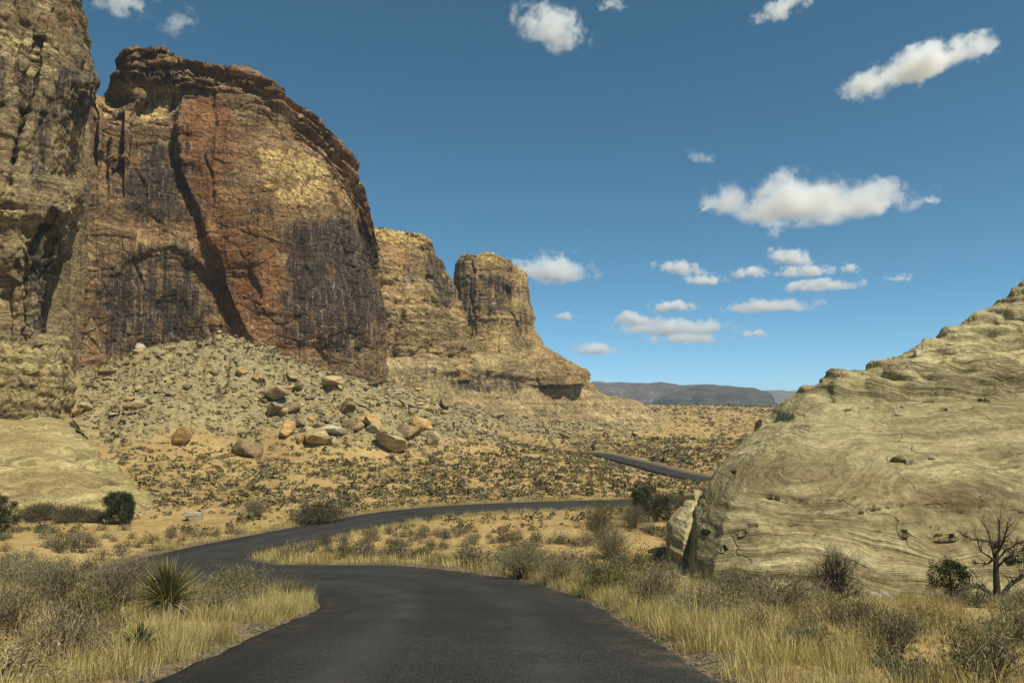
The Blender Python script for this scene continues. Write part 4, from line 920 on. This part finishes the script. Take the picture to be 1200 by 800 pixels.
S('dry_shrub', 'rounded red-brown shrub near the flake of the dome', 770, 712, 70, 46, 'dry', 63)
S('sage_shrub', 'grey-green feathery shrub right of the red-brown one', 832, 730, 80, 44, 'sage', 64)
S('dry_shrub', 'wide dry brown shrub under the dome left of the dark bush', 912, 722, 100, 46, 'dry', 65)
S('sage_shrub', 'bluish grey shrub at the foot of the dome near the flake', 858, 708, 66, 32, 'sage', 66)
make_shrub('dark_bush', 'dark leafless bush in front of the dome base rocks', 'bush', at(972, 702, 27.5), 2.1, 1.75, 'twig', 67)
S('sage_shrub', 'grey-green shrub in the grass below the ragged juniper bush', 1052, 764, 80, 40, 'sage', 68)
S('sage_shrub', 'tall dark sage brush filling the bottom right corner', 1160, 806, 104, 62, 'sage', 69)
S('sage_shrub', 'grey sage brush at the bottom, left of the corner brush', 1056, 812, 84, 44, 'sage', 70)
S('olive_shrub', 'green-grey brush at the right edge below the dead tree', 1192, 752, 66, 42, 'sage', 71)
S('dry_shrub', 'dry brown brush in the grass below the dark leafless bush', 1000, 742, 64, 40, 'dry', 72)
S('sage_shrub', 'small grey shrub between two tufts of grass, beside the gravel', 950, 762, 52, 36, 'sage', 73)
S('olive_shrub', 'tall green-grey bush below the juniper pair', 704, 632, 46, 40, 'olive', 74)
S('sage_shrub', 'grey sage mound just below the tall green-grey bush', 716, 655, 56, 32, 'sage', 75)
S('sage_shrub', 'pale sage mound left of the juniper pair', 742, 618, 44, 24, 'sage', 76)
S('dark_shrub', 'dark low shrub below the yellow slab, left of three', 52, 610, 46, 14, 'dark', 77)
S('dark_shrub', 'dark low shrub below the yellow slab, middle of three', 84, 611, 40, 13, 'dark', 78)
S('dark_shrub', 'dark low shrub below the yellow slab, nearest the round juniper', 108, 612, 26, 12, 'dark', 79)
S('dry_shrub', 'dark brown brush on the sand beside the lower road bend', 298, 606, 34, 18, 'dry', 80)
S('dark_shrub', 'long dark thicket on the bank above the lower road bend', 372, 612, 60, 16, 'dark', 81)

# ------------------------------------------------------------------ scattered desert scrub
def scrub_proto(seed, n, w, h, leaf, mat):
    R = np.random.default_rng(seed); mb = MB()
    L, r, tips = shrub_lines(R, w, h, 9, 2); tubes(mb, L, r, 3, R=R)
    a = R.normal(size=(n, 3)); a /= np.linalg.norm(a, axis=1)[:, None]; a[:, 2] = np.abs(a[:, 2]); a *= (R.random(n) ** .35)[:, None]
    lob = 1 + .25 * np.sin(np.arctan2(a[:, 1], a[:, 0]) * 3 + seed)
    c = a * np.array([w / 2, w / 2, h]) * lob[:, None]; leaves(mb, c, leaf, 2.2, .4, R)
    return mb.mesh('scrub', M[mat])
PROTO = [scrub_proto(200 + i, 420, 1.0, .62 + .05 * i, .085, ['scrub', 'sage', 'scrub', 'olive', 'scrub', 'dry'][i]) for i in range(6)]
LOOK = {me.name: l for me, l in zip(PROTO, ('dark', 'silvery grey', 'dark', 'olive', 'dark', 'dry brown'))}
R = np.random.default_rng(99); cand = []
def area_pts(n, D0, D1, a0, a1):
    D = np.sqrt(R.uniform(D0 ** 2, D1 ** 2, n)); t = np.tan(R.uniform(math.atan(a0), math.atan(a1), n)); return t * D, D
def grow(n, D0, D1, a0, a1, keep):
    x, y = area_pts(n, D0, D1, a0, a1); z, dr = gz(x, y, True, True); m = keep(x, y, z, dr)
    out = []
    for a, b, c in zip(x[m], y[m], z[m]):
        if not on_rock(a, b, c): out.append((a, b, c))
    return out
patch = lambda x, y, f=.06, s=3: fbm(np.stack([x, y, 0 * x], -1) * f, 3, s)
mid = grow(2600, 26, 82, -.72, .45, lambda x, y, z, dr: (dr > 3.9) & (patch(x, y, .09, 71) > -.12 - .3 * (dr < 9)) & ~((y < 30) & (x > 0) & (x > y * .45)))
mid = [p for p in mid if seen(p, .35)]
mid.sort(key=lambda p: p[1])
# keep a little air between them
kept = []
for p in mid:
    if all((p[0] - q[0]) ** 2 + (p[1] - q[1]) ** 2 > .55 for q in kept[-160:]): kept.append(p)
LAB = {'left': ('scrub on the sand between left bank and yellow slab', 'scrub on the flat below the yellow slab'),
       'loop': ('scrub on the slope between the two road bends', 'scrub between the road bends'),
       'mid': ('scrub on the sandy slope between the road and the dome flake', 'scrub on the slope beside the dome'),
       'far': ('scrub on the sand just beyond the lower road', 'scrub beyond the lower road')}
def zone(p):
    x, y = p[0], p[1]; i = ((RC[:, :2] - [x, y]) ** 2).sum(1).argmin(); side = (np.array([x, y]) - RC[i, :2]) @ RN[i, :2]
    if side > 0 and i > 250: return 'far' if x > -18 else 'left'
    if side > 0: return 'left'
    return 'loop' if x < 2 else 'mid'
for k, p in enumerate(kept[:300]):
    me = PROTO[int(R.integers(0, 6))]; o = link('scrub_shrub', me); s = R.uniform(.55, 1.25) * (0.8 if zone(p) == 'far' else 1)
    o.location = (p[0], p[1], p[2] - .03); o.rotation_euler.z = R.uniform(0, 6.28); o.scale = (s * R.uniform(.85, 1.3), s, s * R.uniform(.7, 1.05))
    l, g = LAB[zone(p)]; tag(o, ('small ' if s < .8 else 'full ' if s < 1.05 else 'wide ') + LOOK[me.name] + ' ' + l, 'shrub', g)
NEARP = [scrub_proto(240 + i, 1500, .8, .5, .034, ['sage', 'olive', 'dry', 'sage'][i]) for i in range(4)]
NLOOK = {me.name: l for me, l in zip(NEARP, ('grey-green', 'olive', 'dry brown', 'silvery'))}
nb = grow(420, 8, 27, -.80, .80, lambda x, y, z, dr: (dr > 4.3) & (patch(x, y, .3, 171) > -.1))
nk = []
for p in sorted(nb, key=lambda q: q[1]):
    if seen(p, .3) and all((p[0] - q[0]) ** 2 + (p[1] - q[1]) ** 2 > .8 for q in nk): nk.append(p)
for p in nk[:90]:
    me = NEARP[int(R.integers(0, 4))]; o = link('low_shrub', me); s = R.uniform(.45, 1.15)
    o.location = (p[0], p[1], p[2] - .02); o.rotation_euler.z = R.uniform(0, 6.28); o.scale = (s * R.uniform(.9, 1.4), s, s * R.uniform(.7, 1.1))
    tag(o, ('small ' if s < .7 else 'bushy ') + NLOOK[me.name] + (' shrub among the grass of the left bank' if p[0] < 0 else ' shrub among the grass right of the road'), 'shrub', 'low shrubs in the verge grass')
print('near', len(nk))
rest = kept[300:]
# the rest of the scrub, thinning into dots up the slopes: nobody could count it
far = grow(27000, 70, 215, -.60, .42, lambda x, y, z, dr: (dr > 4.2) & (patch(x, y, .05, 72) > -.33) & (R.random(len(x)) > .55 * scree_mask(x, y)) & (R.random(len(x)) < np.interp(y, [70, 120, 215], [1, .85, .38])))
far += grow(9500, 200, 460, -.1, .62, lambda x, y, z, dr: (dr > 4.5) & (patch(x, y, .03, 73) > -.4))
print('scrub', len(kept), len(rest), len(far))
mb = MB()
pts = np.array(rest + far); n = len(pts); K = 17
sc = np.clip(np.exp(R.normal(-1.48, .46, n)), .09, .85) * (1 + pts[:, 1] / 380)
a = R.normal(size=(n, K, 3)); a /= np.linalg.norm(a, axis=2)[..., None]; a[..., 2] = np.abs(a[..., 2]) * .95; a *= (R.random((n, K)) ** .4)[..., None]
st = np.stack([R.uniform(.8, 1.5, n), R.uniform(.8, 1.3, n), R.uniform(.75, 1.15, n)], -1)
c = pts[:, None] + a * (sc[:, None] * st)[:, None]; c = c.reshape(-1, 3)
lsz = np.repeat(sc * .62, K)
d = R.normal(size=(len(c), 3)); d /= np.linalg.norm(d, axis=1)[:, None]; s_ = np.cross(d, R.normal(size=(len(c), 3))); s_ /= np.linalg.norm(s_, axis=1)[:, None]
Vq = np.stack([c - d * lsz[:, None] * .5, c + s_ * lsz[:, None] * .35, c + d * lsz[:, None] * .5, c - s_ * lsz[:, None] * .35], 1).reshape(-1, 3)
Vq[:, 2] = np.maximum(Vq[:, 2], np.repeat(pts[:, 2], K * 4) - .05)
tone = np.repeat(np.clip(R.normal(.4, .28, n), 0, 1), K) * .7 + R.random(len(c)) * .3
gr = np.repeat((R.random(n) < .22) * R.uniform(.5, 1, n), K)
mb.add(Vq, q=np.arange(len(Vq)).reshape(-1, 4), c=np.repeat(np.stack([tone, gr, 0 * tone], -1), 4, 0))
o = mb.build('distant_scrub', M['scrub']); tag(o, 'countless small dark shrubs dotting the far sandy slopes', 'scrub', kind='stuff')

# ------------------------------------------------------------------ dry grass
def grass(pts, per, hgt, wid, name, label, spread=.16):
    P0 = np.asarray(pts); n = len(P0); B = np.repeat(P0, per, 0); m = len(B)
    hs = np.repeat(R.uniform(.4, 1.25, n), per) * hgt * R.uniform(.45, 1.1, m)
    off = R.normal(0, spread, (m, 2)); B = B.copy(); B[:, :2] += off; B[:, 2] -= .02
    az = np.arctan2(off[:, 1], off[:, 0]) + R.normal(0, .6, m); ln = np.abs(R.normal(.25, .28, m)) * hs
    dx, dy = np.cos(az) * ln, np.sin(az) * ln; rz = R.uniform(0, 6.28, m); sx, sy = np.cos(rz) * wid / 2, np.sin(rz) * wid / 2
    z0 = np.zeros(m)
    v = np.stack([B + np.stack([-sx, -sy, z0], -1), B + np.stack([sx, sy, z0], -1),
                  B + np.stack([dx * .35 + sx * .8, dy * .35 + sy * .8, hs * .6], -1), B + np.stack([dx * .35 - sx * .8, dy * .35 - sy * .8, hs * .6], -1),
                  B + np.stack([dx, dy, hs], -1)], 1)
    i = np.arange(m)[:, None] * 5
    tone = np.clip(np.repeat(R.normal(.5, .28, n), per) + R.normal(0, .2, m), 0, 1)
    g = MB(); g.add(v.reshape(-1, 3), t=np.concatenate([i + 3, i + 2, i + 4], 1), q=np.concatenate([i, i + 1, i + 2, i + 3], 1), c=np.repeat(np.stack([tone, 0 * tone, 0 * tone], -1), 5, 0))
    tag(g.build(name, M['grass']), label, 'grass', kind='stuff')
def near_ok(x, y, z, dr): return (dr > RW + .25) & (R.random(len(x)) < np.exp(-np.maximum(dr - 3.7, 0) / np.where(x < 0, 1.0, 1.9)) * .95 + .07) & (patch(x, y, .55, 81) > -.10)
gp = grow(6500, 6.5, 24, -.82, -.05, near_ok) + grow(6500, 6.5, 26, .02, .85, near_ok)
print('grass', len(gp))
grass(gp, 60, .34, .0065, 'dry_grass', 'straw-yellow dry grass along both edges of the near road', .10)
grass([gp[i] for i in R.permutation(len(gp))[:len(gp) // 3]], 14, .62, .0045, 'grass_stalks', 'tall thin bleached grass stalks standing above the verge grass', .16)
gp2 = grow(9000, 24, 82, -.45, .30, lambda x, y, z, dr: (dr > RW + .2) & (dr < 6.0) & (R.random(len(x)) < np.exp(-np.maximum(dr - 3.6, 0) / .9)))
grass(gp2, 34, .42, .016, 'verge_grass', 'thin yellow grass fringe along the verge of the lower road', .2)

# ------------------------------------------------------------------ boulders and scree
boulder('big yellow boulder alone on the sand left of the scree foot', 212, 519, 30, 22, 'orange_stone', 301)
boulder('upper tan boulder of the stacked pair on the scree', 321, 470, 24, 16, 'tan_stone', 302, lift=.3)
boulder('lower tan boulder of the stacked pair on the scree', 320, 484, 24, 16, 'brown_stone', 303)
boulder('bright orange boulder right of the stacked pair', 336, 511, 22, 18, 'orange_stone', 304)
boulder('blocky tan boulder with a dark face beside the orange boulder', 373, 520, 30, 22, 'tan_stone', 305)
boulder('small orange boulder wedged between the orange and blocky ones', 351, 519, 12, 12, 'orange_stone', 306)
boulder('flat dark brown boulder half sunk in the sand', 286, 533, 28, 18, 'brown_stone', 307)
boulder('largest pale yellow slab lying at the foot of the scree', 461, 525, 46, 20, 'tan_stone', 308, .22)
boulder('long tan slab tilted on end above the largest slab', 497, 503, 26, 12, 'orange_stone', 309, .75)
boulder('dark brown boulder behind the largest pale slab', 478, 510, 30, 18, 'brown_stone', 310)
boulder('rounded tan boulder at the right end of the boulder row', 505, 520, 18, 14, 'tan_stone', 311)
boulder('orange-brown boulder upslope of the largest slab', 437, 500, 22, 16, 'orange_stone', 312)
boulder('reddish brown boulder high in the boulder row', 484, 484, 18, 13, 'brown_stone', 313)
boulder('small pale boulder left of the largest slab', 438, 505, 18, 9, 'pale_stone', 314)
boulder('flat pale slab high on the right side of the scree cone', 386, 456, 26, 10, 'tan_stone', 315, .2)
boulder('grey-brown block below the flat pale slab on the scree', 404, 482, 20, 12, 'brown_stone', 316)
boulder('pale green-grey slab beside the blocky tan boulder', 392, 508, 30, 10, 'pale_stone', 317, .15)
boulder('knobbly brown rock standing on the bench above the boulders', 521, 478, 13, 13, 'brown_stone', 318)
boulder('orange rock near the top of the scree cone', 301, 446, 12, 9, 'orange_stone', 319)
boulder('dark boulder in the scree between slab and orange rock', 408, 497, 16, 12, 'brown_stone', 320)
boulder('white rock heap on the sand left of the lower road bend', 228, 610, 20, 13, 'pale_stone', 321)
boulder('round pale rock at the dome foot beside the dark bush', 1012, 699, 20, 15, 'pale_stone', 322, D=29)
boulder('flat pale rock right of the round one at the dome foot', 1031, 701, 20, 10, 'pale_stone', 323, D=29.3)
boulder('small pale rock under the ragged juniper at the dome foot', 1062, 702, 14, 8, 'pale_stone', 324, D=29.3)
boulder('pale rock under the arching limb of the dead tree', 1140, 703, 18, 9, 'pale_stone', 325, D=30)
def on_dome(label, u, v, wpx, hpx, mat, seed):
    d = (Vector(P(u, v, 100.0)) - CAMV).normalized(); h = ROCK.ray_cast(CAMV, d)
    if h[0] is None: return
    k = h[0].y / F_PX; o = link('boulder', boulder_mesh('boulder', seed, (wpx * k, wpx * k * .8, hpx * k * 1.3), mat)); o.location = h[0] + h[1] * hpx * k * .25
    tag(o, label, 'boulder')
on_dome('grey boulder resting halfway up the slickrock dome', 1055, 539, 20, 8, 'scree', 326)
on_dome('white stone beside the grey boulder on the dome', 1064, 543, 9, 6, 'pale_stone', 327)
on_dome('small white stone right of the boulder pair on the dome', 1092, 538, 9, 4, 'pale_stone', 328)
on_dome('knob of rock perched on the dome skyline', 1075, 416, 10, 9, 'pale_stone', 329)

RP = [boulder_mesh('rock', 400 + i, (1, .8, .62), ['scree', 'tan_stone', 'scree', 'brown_stone', 'pale_stone', 'orange_stone'][i], ico(2), 13) for i in range(6)]
HUE = {me.name: l for me, l in zip(RP, ('grey', 'tan', 'grey', 'brown', 'pale', 'orange'))}
sx, sy = area_pts(40000, 100, 250, -.62, .16); sm = scree_mask(sx, sy); m = R.random(len(sx)) < sm; sx, sy, sm = sx[m], sy[m], sm[m]; sz = gz(sx, sy) + scree_relief(sx, sy, sm)
sp = [(a, b, c) for a, b, c in zip(sx, sy, sz) if not on_rock(a, b, c, .1)]
vis = [p for p in sp if seen(p, .8)]
R.shuffle(vis)
for p in vis[:270]:
    o = link('scree_block', RP[int(R.choice(6, p=[.16, .28, .12, .13, .07, .24]))]); s = .55 + 2.2 * R.random() ** 3.0; o.location = (p[0], p[1], p[2] + .2 * s); o.rotation_euler = (R.uniform(-.5, .5), R.uniform(-.5, .5), R.uniform(0, 6.3)); o.scale = (s * R.uniform(.8, 1.4), s, s * R.uniform(.6, 1.1))
    uu = 600 + F_PX * p[0] / p[1]
    tag(o, ('small ' if s < .9 else 'middling ' if s < 1.3 else 'large ') + HUE[o.data.name] + ' angular block ' + ('on the left flank of the scree cone' if uu < 230 else 'on the scree cone below the cliff' if uu < 380 else 'in the rubble at the boulder row' if uu < 530 else 'in the rubble along the foot of the bench'), 'rock', 'blocks strewn over the scree')
def stones(pts, s0, s1, name, label, mat, cat):
    q = np.array(pts); n = len(q)
    v0 = np.array([(x, y, z) for x in (-.7, .7) for y in (-.7, .7) for z in (-.7, .7)]); f0 = np.array([[0, 1, 3], [0, 3, 2], [4, 6, 7], [4, 7, 5], [0, 4, 5], [0, 5, 1], [2, 3, 7], [2, 7, 6], [0, 2, 6], [0, 6, 4], [1, 5, 7], [1, 7, 3]]); k = len(v0); s = R.uniform(s0 ** .5, s1 ** .5, n) ** 2
    j = 1 + .3 * R.normal(size=(n, k)); V = v0[None] * j[..., None] * (s[:, None] * np.stack([R.uniform(.7, 1.4, n), R.uniform(.7, 1.3, n), R.uniform(.4, .9, n)], -1))[:, None]
    az = R.uniform(0, 6.3, n); X = V[..., 0] * np.cos(az)[:, None] - V[..., 1] * np.sin(az)[:, None]; Y = V[..., 0] * np.sin(az)[:, None] + V[..., 1] * np.cos(az)[:, None]
    V = np.stack([X, Y, V[..., 2]], -1) + q[:, None]; f = (f0[None] + (np.arange(n) * k)[:, None, None]).reshape(-1, 3)
    mb = MB(); mb.add(V.reshape(-1, 3), t=f); tag(mb.build(name, M[mat]), label, cat, kind='stuff')
stones(sp[:20000], .08, .46, 'scree', 'grey-green rubble of the scree cone under the cliffs', 'scree', 'scree')
gs = grow(6000, 6.5, 22, -.8, .75, lambda x, y, z, dr: (dr > RW - .05) & (dr < RW + 1.6 ) & (R.random(len(x)) < np.exp(-(dr - RW) / .5)))
stones(gs, .008, .035, 'gravel', 'loose gravel along the edges of the asphalt', 'scree', 'gravel')

def foot_line(name, n, spread):
    """spots on the ground along the line where a rock meets it"""
    g = FOOT[name]; out = []
    cols = R.integers(0, g.shape[1], n); zg = gz(g[..., 0].ravel(), g[..., 1].ravel()).reshape(g.shape[:2]); row = np.argmax(g[..., 2] > zg, 0)
    for c_ in cols:
        q = g[row[c_], c_]; x, y = q[0] + R.normal(0, spread), q[1] - abs(R.normal(0, spread)); out.append((x, y))
    o = np.array(out); z = gz(o[:, 0], o[:, 1]); return [(a, b, c) for (a, b), c in zip(out, z)]
stones(foot_line('slickrock_slab', 420, 1.0), .05, .32, 'rubble', 'broken stone along the foot of the yellow slab', 'tan_stone', 'rubble')
stones(foot_line('slickrock_dome', 520, .6), .03, .22, 'rubble', 'broken pale stone along the foot of the slickrock dome', 'pale_stone', 'rubble')
# ------------------------------------------------------------------ clouds
def cloud_mat(w, d, h, seed, dens, thr=0.0):
    m = bpy.data.materials.new('cloud_vapour'); m.use_nodes = True; t = NT.__new__(NT); t.m = m; t.t = m.node_tree; t.t.nodes.clear()
    out = t.n('OutputMaterial'); pv = t.n('VolumePrincipled'); t.l(pv.outputs[0], out.inputs['Volume'])
    pv.inputs['Color'].default_value = (1, 1, 1, 1); pv.inputs['Anisotropy'].default_value = 0.25
    tc = t.n('TexCoord').outputs['Object']
    q = t.map(tc, (2 / w, 2 / d, 2 / h)); ln = t.n('VectorMath'); ln.operation = 'LENGTH'; t.l(q, ln.inputs[0])
    sx = t.n('SeparateXYZ'); t.l(q, sx.inputs[0])
    s = min(w, 4 * h)
    n1 = t.noise(t.map(tc, (1, 1, 1), loc=(seed * 913.0, seed * 377.0, 0)), 5.2 / s, 8, 0.68)
    # rounded towers above, a flatter base below
    f = t.math('SUBTRACT', 0.56 - thr, t.math('MULTIPLY', ln.outputs['Value'], 0.9))
    f = t.math('ADD', f, t.math('MULTIPLY', t.math('SUBTRACT', n1, 0.5), 3.1))
    f = t.math('MULTIPLY', f, t.mr(sx.outputs[2], -0.62, -0.38))
    f = t.math('MULTIPLY', f, t.mr(ln.outputs['Value'], 0.98, 0.86))
    t.l(t.math('MULTIPLY', t.mr(f, 0.0, 0.42), dens), pv.inputs['Density'])
    return m
CLOUD_BASE = 900.0
V3, F3 = ico(2)
def cloud(label, u, v, wpx, hpx, seed, rot=0.0, k=1.0, thr=0.0):
    vb = v + hpx * .5; D = CLOUD_BASE / max(0.05, (480 - vb) / F_PX); D = min(D, 13000)
    p = P(u, v, D); s = D / F_PX * math.hypot(1, (480 - v) / F_PX) * 1.0
    w, h = wpx * s * 1.42, hpx * s * 1.5; d = max(h, w * .55)
    me = mesh('cloud', V3 * np.array([w, d, h]) * .5 * 1.03, F3, cloud_mat(w, d, h, seed, k * 7.0 / max(h, .25 * w), thr))
    o = link('cloud', me); o.location = p; o.rotation_euler = (0, rot, 0); tag(o, label, 'cloud', 'fair-weather clouds')
CL = [('largest long white cloud with a flat grey base', 950, 234, 224, 46, 0, 1), ('ragged white cloud rising to the right near the top right corner', 1073, 80, 160, 32, -.30, 1),
      ('puffy white cloud near the top edge, left of middle', 645, 31, 76, 46, .35, .8), ('small torn cloud touching the top edge', 916, 12, 56, 24, -.35, .6), ('white cloud just right of the rounded rock tower', 651, 315, 92, 38, 0, 1),
      ('small low cloud nearest the rock bench', 697, 409, 54, 15, 0, .8), ('small white cloud topping the low cloud bank', 789, 360, 50, 14, 0, .9), ('leftmost small cloud of the low bank', 744, 374, 62, 17, 0, .8),
      ('widest streak of the low cloud bank', 792, 384, 135, 19, 0, 1), ('thin bottom streak of the low cloud bank', 806, 397, 88, 11, 0, .8), ('long thin cloud right of the low bank', 900, 359, 108, 14, -.03, .9),
      ('compact round cloud in the middle of the group', 878, 319, 42, 18, 0, .9), ('topmost cloud of the group under the largest cloud', 925, 301, 52, 20, .1, .9), ('flat cloud below the topmost of the group', 944, 318, 68, 13, 0, .9),
      ('lowest flat cloud of the group', 962, 335, 84, 13, -.05, .9), ('tiny bright puff right of the group', 996, 315, 20, 14, 0, .8), ('upper of two torn clouds left of the group', 797, 314, 56, 16, .1, .7), ('lower of two torn clouds left of the group', 823, 328, 48, 14, 0, .8),
      ('thin veil of cloud cut by the top edge above the cliff', 146, 4, 84, 18, 0, .3), ('faint tilted wisp above the cliff prow', 210, 26, 44, 26, -.6, .25), ('faint wisp at the top edge beside the puffy cloud', 715, 6, 40, 14, 0, .3),
      ('tiny cloud between the tower cloud and the low bank', 663, 371, 28, 10, 0, .5), ('faint thin cloud at the far right of the group', 1054, 326, 42, 9, 0, .4), ('faint wisp right of the largest cloud', 1092, 234, 30, 10, 0, .3), ('small wisp under the largest cloud', 909, 272, 22, 18, 0, .3),
      ('small faint cloud right of the low bank', 884, 391, 36, 9, 0, .5), ('faint wisp high in the middle of the sky', 822, 184, 40, 18, .2, .2), ('tiny wisp left of the largest cloud', 827, 243, 22, 9, -.5, .4)]
for i, (l, u, v, w, h, r, k) in enumerate(CL): cloud(l, u, v, w, h, i + 1, r, k, 0.0 if k > .45 else .10)

# ------------------------------------------------------------------ the air between here and the mesas
hz = bpy.data.materials.new('haze_air'); hz.use_nodes = True; hz.node_tree.nodes.clear()
ho = hz.node_tree.nodes.new('ShaderNodeOutputMaterial'); hv = hz.node_tree.nodes.new('ShaderNodeVolumePrincipled'); hz.node_tree.links.new(hv.outputs[0], ho.inputs['Volume'])
hv.inputs['Color'].default_value = (0.60, 0.78, 1.0, 1); hv.inputs['Density'].default_value = HAZE; hv.inputs['Anisotropy'].default_value = 0.0
bx = np.array([(x, y, z) for x in (-5400, 5400) for y in (-5400, 5400) for z in (-60, 118)], float)
o = mk('haze', bx, np.array([[0, 1, 3, 2], [4, 6, 7, 5], [0, 4, 5, 1], [2, 3, 7, 6], [0, 2, 6, 4], [1, 5, 7, 3]]), hz); tag(o, 'thin blue haze filling the air of the valley', 'haze', kind='stuff')
